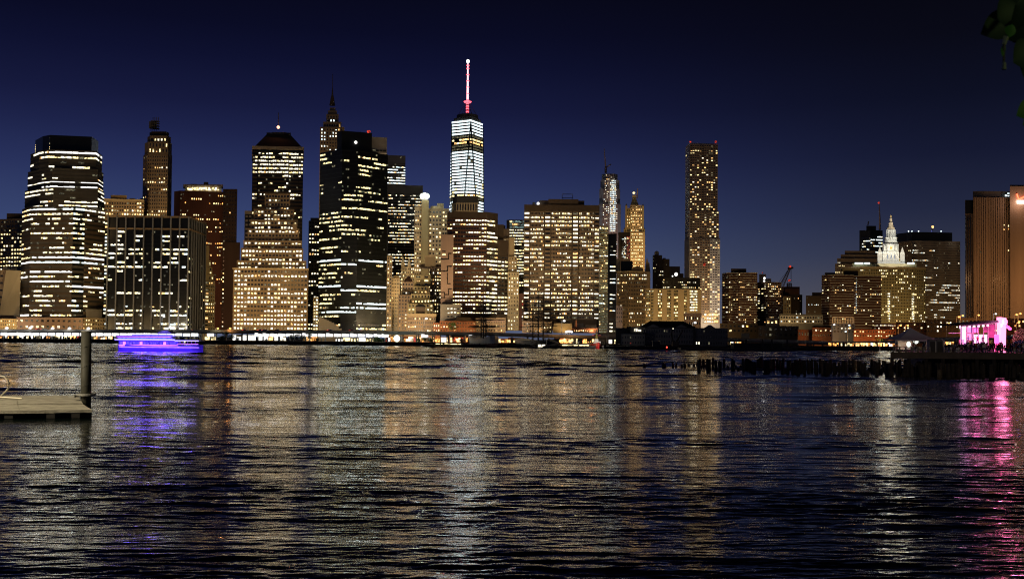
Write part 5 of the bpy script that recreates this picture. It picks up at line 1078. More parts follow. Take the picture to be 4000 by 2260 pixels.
# ------------------------------------------------------------------ purple lit excursion boat
BY = 345.0; bx = lambda px: XX(px-8, BY, 1340); bz = lambda y: ZZ(1368+(y-1368)*.93-2.5, BY, 600)
root = empty('excursion_boat', (bx(605), BY, 0), 'three deck excursion boat glowing purple and blue, right of the mooring pile', 'boat')
L = bx(788)-bx(465); pc = pmat('boat_paint', (.22, .18, .45), rough=.35, var=.15, scale=.5, spec=.5); white_p = pmat('boat_white_paint', (.55, .5, .8), rough=.4, var=.1)
PU = emat('led_violet', (.16, .07, 1), 50, lo=.9); PB = emat('led_blue_white', (.26, .22, 1), 80, lo=.95, sample=True); PP = emat('led_pink', (.55, .14, 1), 6, lo=.7)
h = hull(L, 8.6, 2.0, pc, bow=.7, rise=.25); h.v = [(x+(bx(788)+bx(465))/2, y+BY+4, z) for x, y, z in h.v]; h.build('hull', pc, root)
def deckbox(part, x0, x1, yb, yt, mat, y0=.7, y1=7.3): m_ = MB(); m_.box(bx(x0), bx(x1), BY+y0, BY+y1, bz(yb), bz(yt)); return m_.build(part, mat, root)
deckbox('main_cabin', 468, 700, 1352, 1331, pc); deckbox('upper_deck', 455, 782, 1330.5, 1327.5, white_p, .2, 7.8); deckbox('upper_cabin', 462, 675, 1327.4, 1312, pc, 1.2, 6.8)
deckbox('top_deck', 458, 690, 1311.5, 1308, white_p, .5, 7.5); deckbox('sun_deck_rail', 520, 680, 1307.5, 1303, pc, .6, .75)
m_ = MB(); a = Vector((bx(615), BY+1.5, bz(1301))); 
m_.v = [(bx(612), BY+1.5, bz(1300)), (bx(672), BY+1.5, bz(1300)), (bx(672), BY+6.5, bz(1300)), (bx(612), BY+6.5, bz(1300)), (bx(624), BY+1.8, bz(1290)), (bx(656), BY+1.8, bz(1285)), (bx(656), BY+6.2, bz(1285)), (bx(624), BY+6.2, bz(1290))]; m_.f = [(3,2,1,0),(4,5,6,7),(0,1,5,4),(1,2,6,5),(2,3,7,6),(3,0,4,7)]; m_.build('awning', white_p, root)
def strip(x0, x1, y, th, mat, part='light_strip', yo=0): m_ = MB(); m_.box(bx(x0), bx(x1), BY+yo, BY+yo+.12, bz(y+th/2), bz(y-th/2)); m_.build(part, mat, root)
strip(455, 690, 1325, 4.2, PB, yo=.05); strip(690, 783, 1329, 3.6, PB, yo=.05); strip(520, 680, 1303, 2.6, PB, yo=.4); strip(460, 672, 1314, 1.6, PP, yo=.45); strip(470, 700, 1350, 4.5, PP, yo=.5); strip(700, 782, 1342, 1.2, PP, yo=.1); strip(475, 785, 1357, 3.2, PU, yo=-.35)
for px_ in range(480, 790, 30): light('boat_glow_violet', 'POINT', (bx(px_), BY-1.6, 1.1), (.10, .03, 1), 2600, .45)  # bare points off the hull, added to strengthen its glow and reflection
rd = random.Random(8)
for i in range(17):
    x0 = 472+i*13.2; m_ = MB(); m_.box(bx(x0), bx(x0+10), BY+.6, BY+.69, bz(1346), bz(1335)); m_.build('window', emat('boat_window', (.10, .05, .9), 2.2, lo=.3, scale=1.5) if rd.random() < .8 else PP, root)
for i in range(15):
    x0 = 466+i*13.5; m_ = MB(); m_.box(bx(x0), bx(x0+10.5), BY+1.1, BY+1.19, bz(1325), bz(1317)); m_.build('window', emat('boat_window_blue', (.06, .10, 1), 2.6, lo=.3, scale=1.5), root)
for i in range(18): m_ = MB(); x0 = 695+i*5; m_.tube([(bx(x0), BY+.3, bz(1330)), (bx(x0), BY+.3, bz(1343))] if i % 3 == 0 else [(bx(x0), BY+.3, bz(1343)), (bx(x0), BY+.3, bz(1347))], .06, 5); m_.build('rail_post', white_p, root)
deckbox('doorway_light', 727, 731, 1342, 1330, K['w'], .2, .35)
m_ = MB(); m_.tube([(bx(778), BY+4, bz(1328)), (bx(778), BY+4, bz(1318))], .12, 6); m_.build('flag_staff', white_p, root)
light('boat_glow_violet', 'POINT', (bx(560), BY-2, 1.7), (.12, .04, 1), 2200, .4); light('boat_glow_violet', 'POINT', (bx(700), BY-2, 1.7), (.12, .04, 1), 2200, .4); light('boat_glow_violet', 'POINT', (bx(640), BY+1, 7.5), (.3, .2, 1), 120, .3)

# ------------------------------------------------------------------ near floating dock, mooring pile, rail
dconc = pmat('dock_concrete', (.34, .31, .24), rough=.9, var=.4, scale=1.2, bump=.4); dark_t = pmat('dock_side_timber', (.025, .022, .018), rough=.9, var=.4, scale=1.5)
dz = .55
def dk(px, py, z=dz):
    d = R3 @ Vector(((px-CX)/F, -(py-CY)/F, -1.0)); return EYE + d*((z-EYE.z)/d.z)
root = empty('floating_dock', dk(100, 1600)*1.0, 'pale concrete floating dock reaching in from the left edge', 'dock')
root.location.z = 0
def slabp(pts, z0, z1, part, mat):
    m_ = MB(); p = [(q.x, q.y) for q in pts]; m_.prism(p, z0, z1); return m_.build(part, mat, root)
A, Bq, Cq, Dq = dk(-260, 1615), dk(72, 1614), dk(72, 1584), dk(-260, 1583)
g = Vector((.03, 0, 0))
slabp([dk(-300, 1603), dk(78, 1602), dk(68, 1580), dk(-290, 1579)], .36, dz, 'deck_slab', dconc); slabp([dk(79.5, 1602), dk(361, 1600), dk(325, 1578), dk(69.5, 1580)], .36, dz, 'deck_slab', dconc)
slabp([dk(-290, 1578.5), dk(67.5, 1579.5), dk(64, 1548), dk(-280, 1547)], .36, dz+.07, 'deck_slab', dconc); slabp([dk(69.5, 1579.5), dk(323, 1577.5), dk(303, 1546.5), dk(65.5, 1548)], .36, dz+.07, 'deck_slab', dconc)
slabp([dk(-300, 1602, dz), dk(359, 1599, dz), dk(304, 1548.5, dz), dk(-280, 1549)], -.6, .35, 'float', dark_t)
a, c = dk(-300, 1603), dk(361, 1600); u = (c-a).normalized(); m_ = MB(); m_.obox((a.x, a.y), u, (u.y, -u.x), 0, (c-a).length, dz-.15, dz+.015, .0, .10); m_.build('edge_beam', dconc, root)
for t in (.2, .5, .75, .9): q = a.lerp(c, t); m_ = MB(); m_.obox((q.x, q.y), u, (u.y, -u.x), -.25, .25, .05, .36, -.05, .08); m_.build('bumper', dark_t, root)
pw = water_at(337, 1598); steel_p = pmat('pile_coating', (.05, .047, .034), rough=.6, var=.25, scale=1.2, bump=.2)
root = empty('mooring_pile', (pw.x, pw.y, 0), 'thick round steel mooring pile standing at the end of the dock', 'pile'); r = 19*pw.y/F; zt = ZZ(1295, pw.y, 337)
m_ = MB(); m_.tube([(pw.x, pw.y, -2), (pw.x-.10, pw.y, zt)], r, 40); m_.build('shaft', steel_p, root, smooth=True)
m_ = MB(); m_.tube([(pw.x-.10, pw.y, zt), (pw.x-.10, pw.y, zt+.05)], r*1.02, 40); m_.build('cap', dconc, root)
m_ = MB(); pts = []
for i in range(120): th = i*.16; pts.append((pw.x-.05+(r+.006)*math.cos(th), pw.y+(r+.006)*math.sin(th), .6+i*.035))
m_.tube(pts, .012, 4); m_.build('spiral_seam', steel_p, root)
q = dk(337, 1549, 1.15); m_ = MB(); k = 24
for rr0, rr1, z0_, z1_ in ((r+.03, r+.32, .98, 1.12),):
    n = 0
    for i in range(k):
        t0, t1 = 2*math.pi*i/k, 2*math.pi*(i+1)/k; cx_, cy_ = pw.x-.02, pw.y
        m_.hexa([(cx_+rr0*math.cos(t0), cy_+rr0*math.sin(t0), z0_), (cx_+rr1*math.cos(t0), cy_+rr1*math.sin(t0), z0_), (cx_+rr1*math.cos(t1), cy_+rr1*math.sin(t1), z0_), (cx_+rr0*math.cos(t1), cy_+rr0*math.sin(t1), z0_),
                 (cx_+rr0*math.cos(t0), cy_+rr0*math.sin(t0), z1_), (cx_+rr1*math.cos(t0), cy_+rr1*math.sin(t0), z1_), (cx_+rr1*math.cos(t1), cy_+rr1*math.sin(t1), z1_), (cx_+rr0*math.cos(t1), cy_+rr0*math.sin(t1), z1_)])
m_.box(pw.x-1.1, pw.x-r-.3, pw.y-.5, pw.y+.5, .86, 1.0); m_.build('pile_guide', pmat('galvanised_steel', (.38, .37, .33), rough=.55, metal=.4), root)
rl_y = dk(10, 1556, dz+.1).y; gal = pmat('rail_tube', (.50, .45, .34), rough=.4, metal=.5, spec=.6)
root = empty('grab_rail', (dk(5, 1556, dz+.1).x, rl_y, dz+.1), 'curved pale tube grab rail at the left edge of the dock', 'railing'); m_ = MB()
m_.tube([P(-30, 1478, rl_y), P(-5, 1467, rl_y), P(14, 1469, rl_y), P(29, 1482, rl_y), P(37, 1498, rl_y), P(33, 1515, rl_y), P(22, 1528, rl_y), P(8, 1541, rl_y), P(3, 1554, rl_y)], .055, 10); m_.build('curved_tube', gal, root, smooth=True)
m_ = MB(); m_.tube([P(0, 1550, rl_y), P(86, 1555, rl_y)], .06, 8); m_.tube([P(-30, 1551, rl_y), P(3, 1551, rl_y)], .06, 8); m_.build('foot_tube', gal, root)

# ------------------------------------------------------------------ old timber piles
ptm = [pmat('old_pile_timber', (.030, .026, .022), rough=.95, var=.5, scale=2, bump=.5), pmat('old_pile_timber_pale', (.10, .085, .06), rough=.95, var=.5, scale=2, bump=.5)]
pms = []
for s_ in range(6):
    rd = random.Random(s_); m_ = MB(); k = 9; prof = [(.24, -1.5), (.25, 0), (.235, 1), (.22, 2.3), (.17, 2.45)]
    m_.lathe((0, 0, 0), prof, k); m_.v = [(x*(1+rd.uniform(-.14, .14)), y*(1+rd.uniform(-.14, .14)), z+(rd.uniform(-.12, .12) if z > 2 else 0)) for x, y, z in m_.v]
    pms.append(m_.mesh('timber_pile', ptm[0 if s_ < 5 else 1]))
rd = random.Random(21)
def pile(px, yb, ytop, big=1.0):
    q = water_at(px, yb); zt_ = P(px, ytop, q.y).z; k = rd.choice([0, 1, 2, 3, 4] if rd.random() < .95 else [5])
    o = bpy.data.objects.new('timber_pile', pms[k]); o.location = (q.x, q.y, 0); s_ = rd.uniform(.9, 1.35)*big; o.scale = (s_, s_, max(.25, zt_/2.45)); o.rotation_euler = (rd.uniform(-.04, .04), rd.uniform(-.05, .05), rd.uniform(0, 6)); COL.objects.link(o)
    short = zt_ < 1.5
    Z_ = ((2735, 'at the ragged left end of the pile field'), (2815, 'below the tall steel tower'), (2960, 'below the banded brick tower'), (3060, 'below the derrick crane'), (3210, 'below the open patch of sky'), (3340, 'below the brick tower left of the civic hall'), (3440, 'below the golden market hall'), (3500, 'left of the peaked tent'), (3565, 'below the left half of the tent'), (3630, 'below the right half of the tent'), (3690, 'below the portable toilets'), (3750, 'between the toilets and the stage'), (3800, 'below the left of the stage'), (3850, 'below the right of the stage'), (3925, 'below the white light tower'), (9999, 'below the lit shrubs at the right edge'))
    zone = [z for lim, z in Z_ if px < lim][0].replace('at the ragged left end of the pile field', 'left end of the field').replace('below the lit shrubs at the right edge', 'below the lit shrubs')
    h = ('pale ' if k == 5 else '')+('short rotten' if short else ('thick tall' if s_ > 1.2 else 'tall dark'))+' timber pile, '+('rear' if q.y > 163 else 'front')+' row '
    tag(o, h+zone, 'pile', 'old timber piles '+zone)
for x in (2519, 2590, 2600, 2628, 2642, 2662, 2672, 2690, 2710, 2722): pile(x+rd.uniform(-3, 3), 1432+rd.uniform(-2, 4), 1417+rd.uniform(-2, 6))
x = 2730
while x < 4010:
    t = (x-2730)/1270.; back = rd.random() < .55
    yb = (1437+t*22 if back else 1445+t*36)+rd.uniform(-3, 4); yt = (1395+t*14 if back else 1402+t*20)+rd.uniform(0, 8)
    if rd.random() < .22: yt += 26
    pile(x, yb, yt); x += rd.choice((3, 5, 7, 9, 13) if x < 3350 else (3, 5, 6, 9))
    if 2815 < x < 2850 and rd.random() < .7: x += 12

# ------------------------------------------------------------------ near pier with tent, stage and crowd
PZ = 3.55; PY0 = 168.0
px_on = lambda px, Y, z=PZ: Vector((XX(px, Y, 1370), Y, z))
root = empty('stage_pier', (XX(3750, PY0, 1390), PY0, 0), 'wide brown concrete pier carrying the tent, stage and crowd', 'pier'); apr = pmat('pier_concrete', (.10, .085, .07), rough=.9, var=.3, scale=.5, bump=.3)
x0, x1 = XX(3478, PY0, 1390), XX(3478, PY0, 1390)+110
PB_ = [(x0, PY0), (x1, PY0), (x1+20, 216), (XX(3530, 216, 1370), 216)]
m_ = MB(); m_.prism(PB_, PZ-.9, PZ); m_.build('deck', apr, root); m_ = MB(); m_.box(x0, x1, PY0-.15, PY0+.25, PZ, PZ+.18); m_.build('kerb', apr, root)
m_ = MB()
for i in range(38): m_.tube([(x0+.5+i*2.8, PY0+.6, -2), (x0+.5+i*2.8, PY0+.6, PZ-.9)], .3, 6)
m_.build('support_piles', ptm[0], root, kind=None); m_ = MB(); m_.prism([(x0+18, PY0+30), (x1, PY0+30), (x1+20, 215), (XX(3534, 215, 1370), 215)], -2, PZ-.95); m_.build('bulkhead', apr, root)
# railing on the pier edge
rt = empty('pier_railing', (XX(3580, PY0+1, 1370), PY0+1, PZ), 'low dark post railing along the pier edge before the tent', 'railing'); xa, xb = XX(3490, PY0+1, 1370), XX(3632, PY0+1, 1370)
n = 7
for i in range(n): x = xa+(xb-xa)*i/(n-1); m_ = MB(); m_.box(x-.12, x+.12, PY0+.9, PY0+1.1, PZ, PZ+1.0); m_.build('post', stone('grey'), rt)
m_ = MB(); m_.tube([(xa, PY0+1, PZ+.95), (xb, PY0+1, PZ+.95)], .05, 6); m_.tube([(xa, PY0+1, PZ+.5), (xb, PY0+1, PZ+.5)], .04, 6); m_.build('rail', stone('grey'), rt)
# peaked tent
TY = 185.0; tx = lambda px: XX(px, TY, 1340); tz = lambda y: ZZ(y, TY, 3590); tent_m = pmat('tent_canvas', (.62, .60, .58), rough=.8, var=.08, scale=.6)
root = empty('peaked_tent', (tx(3590), TY, PZ), 'white peaked event tent glowing inside, left of the portable toilets', 'tent'); m_ = MB()
cxm, w, dpt = tx(3590), tx(3636)-tx(3497), 8.0; xl, xr = tx(3497), tx(3690); ztop, zeav = tz(1277), tz(1327); NS = 12
def canopy(xl, xr, y0, y1, zt_, ze, cx_):
    m_ = MB(); cy_ = (y0+y1)/2; ring0 = [(xl, y0), (cx_, y0), (xr, y0), (xr, cy_), (xr, y1), (cx_, y1), (xl, y1), (xl, cy_)]; K_ = 9
    for i in range(K_+1):
        t = i/K_; s = (1-t); zz = ze+(zt_-ze)*(t**2.0*.72+.28*t) if True else 0
        for (x, y) in ring0: m_.v.append((cx_+(x-cx_)*s, cy_+(y-cy_)*s, zz))
    for i in range(K_):
        for j in range(8): k2 = (j+1) % 8; m_.f.append((i*8+j, i*8+k2, i*8+8+k2, i*8+8+j))
    return m_
canopy(xl, xr, TY, TY+dpt, ztop, zeav, cxm).build('canopy', tent_m, root)
m_ = MB(); 
for (a, c) in ((xl, tx(3572)), (tx(3572), tx(3628)), (tx(3628), xr)): m_.box(a+.05, c-.05, TY-.03, TY+.03, zeav-.22, zeav)
m_.build('valance', tent_m, root)
for px in (3499, 3572, 3628, 3689): x = tx(px); m_ = MB(); m_.tube([(x, TY, PZ), (x, TY, zeav)], .07, 6); m_.build('pole', tent_m, root)
for px in (3499, 3689): x = tx(px); m_ = MB(); m_.tube([(x, TY+dpt, PZ), (x, TY+dpt, zeav)], .07, 6); m_.build('pole', tent_m, root)
m_ = MB(); m_.box(tx(3572), tx(3630), TY+dpt-.1, TY+dpt, PZ+.4, zeav); m_.build('rear_wall', tent_m, root)
light('tent_light', 'POINT', (tx(3585), TY+4.5, PZ+1.6), (1, .85, .62), 900, .3); light('tent_light', 'POINT', (tx(3560), TY+2, PZ+2.0), (1, .5, .2), 260, .2)
m_ = MB(); m_.lathe((tx(3587), TY+4.5, PZ+1.2), [(.1, -.4), (.35, 0), (.35, .4), (.1, .7)], 10); m_.top('tent_lantern', K['F'], 'blinding white lantern standing inside the peaked tent', 'lantern')
# portable toilets
def toilet(px0, px1, lab):
    Y = 178.; x0, x1 = XX(px0, Y, 1350), XX(px1, Y, 1350); r_ = empty('portable_toilet', ((x0+x1)/2, Y, PZ), lab, 'portable toilet', 'portable toilets between tent and stage'); m_ = MB(); m_.box(x0, x1, Y, Y+1.2, PZ, PZ+2.0); m_.build('cabin', stone('bluegrey'), r_)
    m_ = MB(); xm = (x0+x1)/2; m_.v = [(x0-.03, Y-.04, PZ+2), (x1+.03, Y-.04, PZ+2), (x1+.03, Y+1.24, PZ+2), (x0-.03, Y+1.24, PZ+2), (x0+.2, Y+.05, PZ+2.25), (x1-.2, Y+.05, PZ+2.25), (x1-.2, Y+1.1, PZ+2.25), (x0+.2, Y+1.1, PZ+2.25)]; m_.f = [(3,2,1,0),(4,5,6,7),(0,1,5,4),(1,2,6,5),(2,3,7,6),(3,0,4,7)]; m_.build('roof', stone('grey'), r_)
    m_ = MB(); m_.box(x0+.15, x1-.15, Y-.05, Y-.002, PZ+.08, PZ+1.9); m_.build('door', stone('darkgrey'), r_); m_ = MB(); m_.box(x1-.1, x1+.02, Y-.06, Y-.01, PZ, PZ+2); m_.build('corner_post', stone('white'), r_)
toilet(3630, 3656, 'dark portable toilet beside the tent, left of the pair'); toilet(3658, 3685, 'dark portable toilet nearest the stage, right of the pair')
# concert stage
SY = 192.0; sx = lambda px: XX(px, SY, 1310); sz = lambda y: ZZ(y, SY, 3840)
root = empty('concert_stage', (sx(3840), SY, PZ), 'open concert stage blazing pink and white under a slanting dark roof', 'stage'); tr = pmat('stage_truss', (.75, .72, .75), rough=.4, metal=.3, var=.05)
SW = emat('stage_cloth_glow_pink', (1, .42, .80), 4, lo=.5, scale=.9); SM = emat('stage_cloth_glow_magenta', (1, .06, .34), .8, lo=.35, scale=.5); SB = emat('stage_cloth_glow_violet', (.16, .12, .55), .5, lo=.4, scale=.6)  # stage light on cloths and gear is put in as emission
m_ = MB(); m_.v = [(sx(3736), SY-1, sz(1271)), (sx(3892), SY-1, sz(1259)), (sx(3892), SY+8, sz(1259)), (sx(3736), SY+8, sz(1271)), (sx(3744), SY-1, sz(1264)), (sx(3890), SY-1, sz(1250)), (sx(3890), SY+8, sz(1250)), (sx(3744), SY+8, sz(1264))]; m_.f = [(3,2,1,0),(4,5,6,7),(0,1,5,4),(1,2,6,5),(2,3,7,6),(3,0,4,7)]; m_.build('roof', hb, root)
m_ = MB(); m_.box(sx(3750), sx(3932), SY, SY+8, PZ, sz(1347)); m_.build('platform', stone('darkgrey'), root)
for i, (px, y) in enumerate(((3755, 1272), (3775, 1278), (3802, 1268), (3822, 1268), (3842, 1268), (3860, 1266), (3889, 1260), (3898, 1262))): m_ = MB(); Yp = SY+(0 if i in (0, 6) else 6.5); m_.tube([(XX(px, Yp, 1300), Yp, sz(1347)), (XX(px, Yp, 1300), Yp, ZZ(y, Yp, 3840))], .09, 6); m_.build('truss_post', tr, root)
m_ = MB(); m_.tube([(sx(3756), SY-.1, sz(1273)), (sx(3895), SY-.1, sz(1260))], .13, 6); m_.build('front_truss', tr, root); m_ = MB(); m_.tube([(sx(3757), SY+6, sz(1300)), (sx(3858), SY+6, sz(1299))], .08, 6); m_.build('cross_bar', tr, root)
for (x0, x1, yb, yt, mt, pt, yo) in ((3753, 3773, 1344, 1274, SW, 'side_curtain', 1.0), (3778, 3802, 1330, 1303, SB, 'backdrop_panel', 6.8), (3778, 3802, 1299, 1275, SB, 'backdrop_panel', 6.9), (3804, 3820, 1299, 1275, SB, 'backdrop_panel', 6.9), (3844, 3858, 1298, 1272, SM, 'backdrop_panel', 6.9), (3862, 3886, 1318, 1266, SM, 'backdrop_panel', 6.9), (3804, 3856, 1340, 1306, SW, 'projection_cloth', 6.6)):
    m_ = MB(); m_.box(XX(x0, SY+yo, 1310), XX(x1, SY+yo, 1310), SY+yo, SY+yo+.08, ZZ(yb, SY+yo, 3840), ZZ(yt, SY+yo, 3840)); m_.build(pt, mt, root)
rd = random.Random(4)
for i in range(7): px = 3770+i*18; m_ = MB(); q = Vector((sx(px), SY+2, sz(1276-i*1.2))); m_.lathe(q, [(.08, -.25), (.22, -.2), (.18, .15), (.06, .25)], 8); m_.build('spotlight', K['W'] if i % 2 else SW, root)
for i, (x0, x1, y0, y1) in enumerate(((3764, 3776, 1345, 1326), (3848, 3858, 1345, 1334), (3780, 3792, 1345, 1337))): m_ = MB(); m_.box(sx(x0), sx(x1), SY+1, SY+2, sz(y0), sz(y1)); m_.build('amplifier', SM if i == 0 else hb, root)
m_ = MB(); zz = sz(1345)
for k_, (px, rr) in enumerate(((3808, .35), (3815, .28), (3801, .28))): q = Vector((sx(px), SY+4, zz+.5)); m_.tube([q, q+Vector((0, .5, .1))], rr, 10)
for px in (3798, 3820): q = Vector((sx(px), SY+4, zz+1.25)); m_.lathe(q, [(.35, 0), (.02, .06)], 10)
m_.build('drum_kit', tr, root)
# tall speaker tower wrapped in glowing white cloth, a thing of its own
root = empty('light_tower', (sx(3910), SY-.5, PZ), 'tall white blazing light tower at the right side of the stage', 'light tower')
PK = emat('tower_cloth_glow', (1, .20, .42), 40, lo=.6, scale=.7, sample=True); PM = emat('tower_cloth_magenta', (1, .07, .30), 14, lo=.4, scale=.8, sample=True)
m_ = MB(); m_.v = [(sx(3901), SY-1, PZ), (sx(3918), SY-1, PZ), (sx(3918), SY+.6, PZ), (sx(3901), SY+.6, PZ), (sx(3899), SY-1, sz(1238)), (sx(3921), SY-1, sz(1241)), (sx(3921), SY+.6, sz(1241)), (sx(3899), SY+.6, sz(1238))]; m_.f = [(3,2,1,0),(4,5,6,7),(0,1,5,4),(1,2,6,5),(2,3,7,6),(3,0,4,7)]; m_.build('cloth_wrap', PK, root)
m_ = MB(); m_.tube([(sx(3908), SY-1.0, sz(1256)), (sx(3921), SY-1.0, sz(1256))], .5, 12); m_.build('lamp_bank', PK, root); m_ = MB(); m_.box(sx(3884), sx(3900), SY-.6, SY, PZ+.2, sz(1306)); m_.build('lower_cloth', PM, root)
for (px, y) in ((3922, 1272), (3930, 1277), (3937, 1283)): m_ = MB(); q = Vector((sx(px), SY-.8, sz(y))); m_.lathe(q, [(.1, -.25), (.3, -.1), (.25, .2), (.1, .3)], 8); m_.build('spotlight', PM, root)
for e, px, y, c in ((900, 3845, 1300, (1, .25, .75)), (700, 3800, 1290, (.8, .4, 1))): light('stage_light', 'POINT', (sx(px), SY+3.5, sz(y)), c, e, .3)
light('stage_light', 'POINT', (sx(3934), SY+1, sz(1290)), (1, .06, .3), 6000, .6); light('stage_light', 'POINT', (sx(3912), SY-2.5, sz(1270)), (1, .25, .55), 1500, .4)
# blue lit hedge and string lights at the right edge
def bush(name, px, Y, w, h, mat, lab, seed, cat='bush'):
    rd = random.Random(seed); m_ = MB(); q = px_on(px, Y)
    for i in range(1400):
        d = Vector((rd.gauss(0, 1), rd.gauss(0, 1), rd.gauss(0, 1))).normalized()*rd.uniform(.6, 1)**.5; c = q+Vector((d.x*w, d.y*w*.6, h*.5+d.z*h*.5)); u = Vector((rd.gauss(0, 1), rd.gauss(0, 1), rd.gauss(0, 1))).normalized()*.11; v = u.cross(Vector((rd.gauss(0, 1), 1, rd.gauss(0, 1)))).normalized()*.08; n = len(m_.v); m_.v += [tuple(c-u), tuple(c+v), tuple(c+u), tuple(c-v)]; m_.f.append((n, n+1, n+2, n+3))
    r_ = empty(name, q, lab, cat); m_.build('foliage', leafm[mat], r_); m_ = MB(); m_.tube([q, q+Vector((0, 0, h*.6))], .06, 5); m_.build('stem', bark, r_)
bush('blue_lit_shrub', 3985, 186, 1.7, 2.3, 1, 'large shrub lit deep blue at the right edge', 5); bush('green_shrub', 3992, 196, 1.8, 4.6, 1, 'green leafy shrub above the blue lit one at the right edge', 6)
light('shrub_light', 'POINT', px_on(3978, 182.5, PZ+1.6), (.08, .05, 1), 420, .2)

# ------------------------------------------------------------------ people
def person_mesh(pose, cloth, skin, hair, trousers, seed):
    """one continuous skinned body; separate meshes for clothes and hair"""
    rd = random.Random(seed)
    J = {'pel': (0, 0, .93), 'wai': (0, .01, 1.08), 'che': (0, 0, 1.32), 'nk': (0, .01, 1.47), 'hd': (0, -.02, 1.58), 'cr': (0, 0, 1.72)}
    if pose == 'stand': A = {s: [(s*.19, 0, 1.40), (s*.25, .02, 1.12), (s*.24, -.08, .88)] for s in (-1, 1)}; Lg = {s: [(s*.09, 0, .90), (s*.11, -.01, .48), (s*.12, .03, .08), (s*.13, -.12, .03)] for s in (-1, 1)}
    elif pose == 'walk': A = {s: [(s*.19, 0, 1.40), (s*.24, s*.12, 1.14), (s*.22, s*.10-.1, .92)] for s in (-1, 1)}; Lg = {s: [(s*.09, 0, .90), (s*.10, s*-.14-.03, .50), (s*.10, s*-.16+.08, .09), (s*.10, s*-.16-.08, .04)] for s in (-1, 1)}
    elif pose == 'phone': A = {-1: [(-.19, 0, 1.40), (-.25, .02, 1.12), (-.24, -.05, .88)], 1: [(.19, 0, 1.40), (.27, -.12, 1.22), (.12, -.32, 1.48)]}; Lg = {s: [(s*.09, 0, .90), (s*.12, -.02, .48), (s*.14, .03, .08), (s*.15, -.12, .03)] for s in (-1, 1)}
    elif pose == 'raise': A = {-1: [(-.19, 0, 1.42), (-.30, -.04, 1.64), (-.24, -.06, 1.90)], 1: [(.19, 0, 1.42), (.27, .03, 1.16), (.16, -.14, 1.05)]}; Lg = {s: [(s*.09, 0, .90), (s*.13, -.01, .48), (s*.16, .03, .08), (s*.17, -.12, .03)] for s in (-1, 1)}
    else:
        J = {'pel': (0, .05, .50), 'wai': (0, .07, .64), 'che': (0, .02, .88), 'nk': (0, 0, 1.03), 'hd': (0, -.03, 1.14), 'cr': (0, -.01, 1.28)}
        A = {s: [(s*.19, 0, .96), (s*.24, -.02, .70), (s*.16, -.28, .62)] for s in (-1, 1)}; Lg = {s: [(s*.10, .02, .47), (s*.13, -.42, .48), (s*.13, -.42, .08), (s*.13, -.56, .03)] for s in (-1, 1)}
    vs, es, rs = [], [], []
    def add(p, r, par=None): vs.append(p); rs.append(r); (es.append((par, len(vs)-1)) if par is not None else None); return len(vs)-1
    pel = add(J['pel'], (.15, .12)); w_ = add(J['wai'], (.13, .10), pel); c_ = add(J['che'], (.155, .115), w_); n_ = add(J['nk'], (.055, .055), c_); h_ = add(J['hd'], (.085, .10), n_); add(J['cr'], (.07, .08), h_)
    for s in (-1, 1):
        a = add(A[s][0], (.065, .065), c_); e = add(A[s][1], (.045, .045), a); w2 = add(A[s][2], (.032, .032), e); hd = Vector(A[s][2])+(Vector(A[s][2])-Vector(A[s][1])).normalized()*.13; add(tuple(hd), (.035, .022), w2)
        l = add(Lg[s][0], (.095, .095), pel); k = add(Lg[s][1], (.062, .062), l); an = add(Lg[s][2], (.042, .042), k); add(Lg[s][3], (.045, .03), an)
    me = bpy.data.meshes.new('body'); me.from_pydata(vs, es, []); o = bpy.data.objects.new('tmp', me); COL.objects.link(o)
    md = o.modifiers.new('s', 'SKIN'); md.use_smooth_shade = True; sv = me.skin_vertices[0].data
    for i, r in enumerate(rs): sv[i].radius = r
    sv[0].use_root = True; sb = o.modifiers.new('d', 'SUBSURF'); sb.levels = 1; sb.render_levels = 1
    dg = bpy.context.evaluated_depsgraph_get(); me2 = bpy.data.meshes.new_from_object(o.evaluated_get(dg)); me2.name = 'body'
    bpy.data.objects.remove(o); bpy.data.meshes.remove(me)
    mats = [pmat('skin_'+skin[0], skin[1], rough=.6, var=.05), pmat('cloth_'+cloth[0], cloth[1], rough=.9, var=.15, scale=3), pmat('cloth_'+trousers[0], trousers[1], rough=.9, var=.15, scale=3)]
    me2.materials.clear(); [me2.materials.append(m) for m in mats]
    zn, zp = J['nk'][2], J['pel'][2]
    for p in me2.polygons:
        z = p.center.z; x = abs(p.center.x); p.use_smooth = True
        hand = any((Vector(A[s][2])-p.center).length < .16 for s in (-1, 1)) and x > .06
        p.material_index = 0 if z > zn+.02 and x < .12 or hand else (1 if z > zp+.02 else 2)
    hm_ = MB(); hm_.lathe((J['cr'][0], J['cr'][1]+.015, J['hd'][2]), [(.09, -.02), (.105, .05), (.10, .12), (.06, .165), (.01, .175)], 10)
    return me2, hm_.mesh('hair', pmat('hair_'+hair[0], hair[1], rough=.7, var=.2, scale=8))
SK = [('light', (.55, .36, .27)), ('tan', (.38, .23, .15)), ('dark', (.14, .08, .05))]
CL = {'black': (.012, .012, .014), 'navy': (.02, .025, .06), 'white': (.6, .6, .58), 'grey': (.15, .15, .16), 'red': (.30, .03, .03), 'blue': (.05, .09, .2), 'denim': (.05, .07, .13), 'tan': (.28, .22, .14)}
variants = []
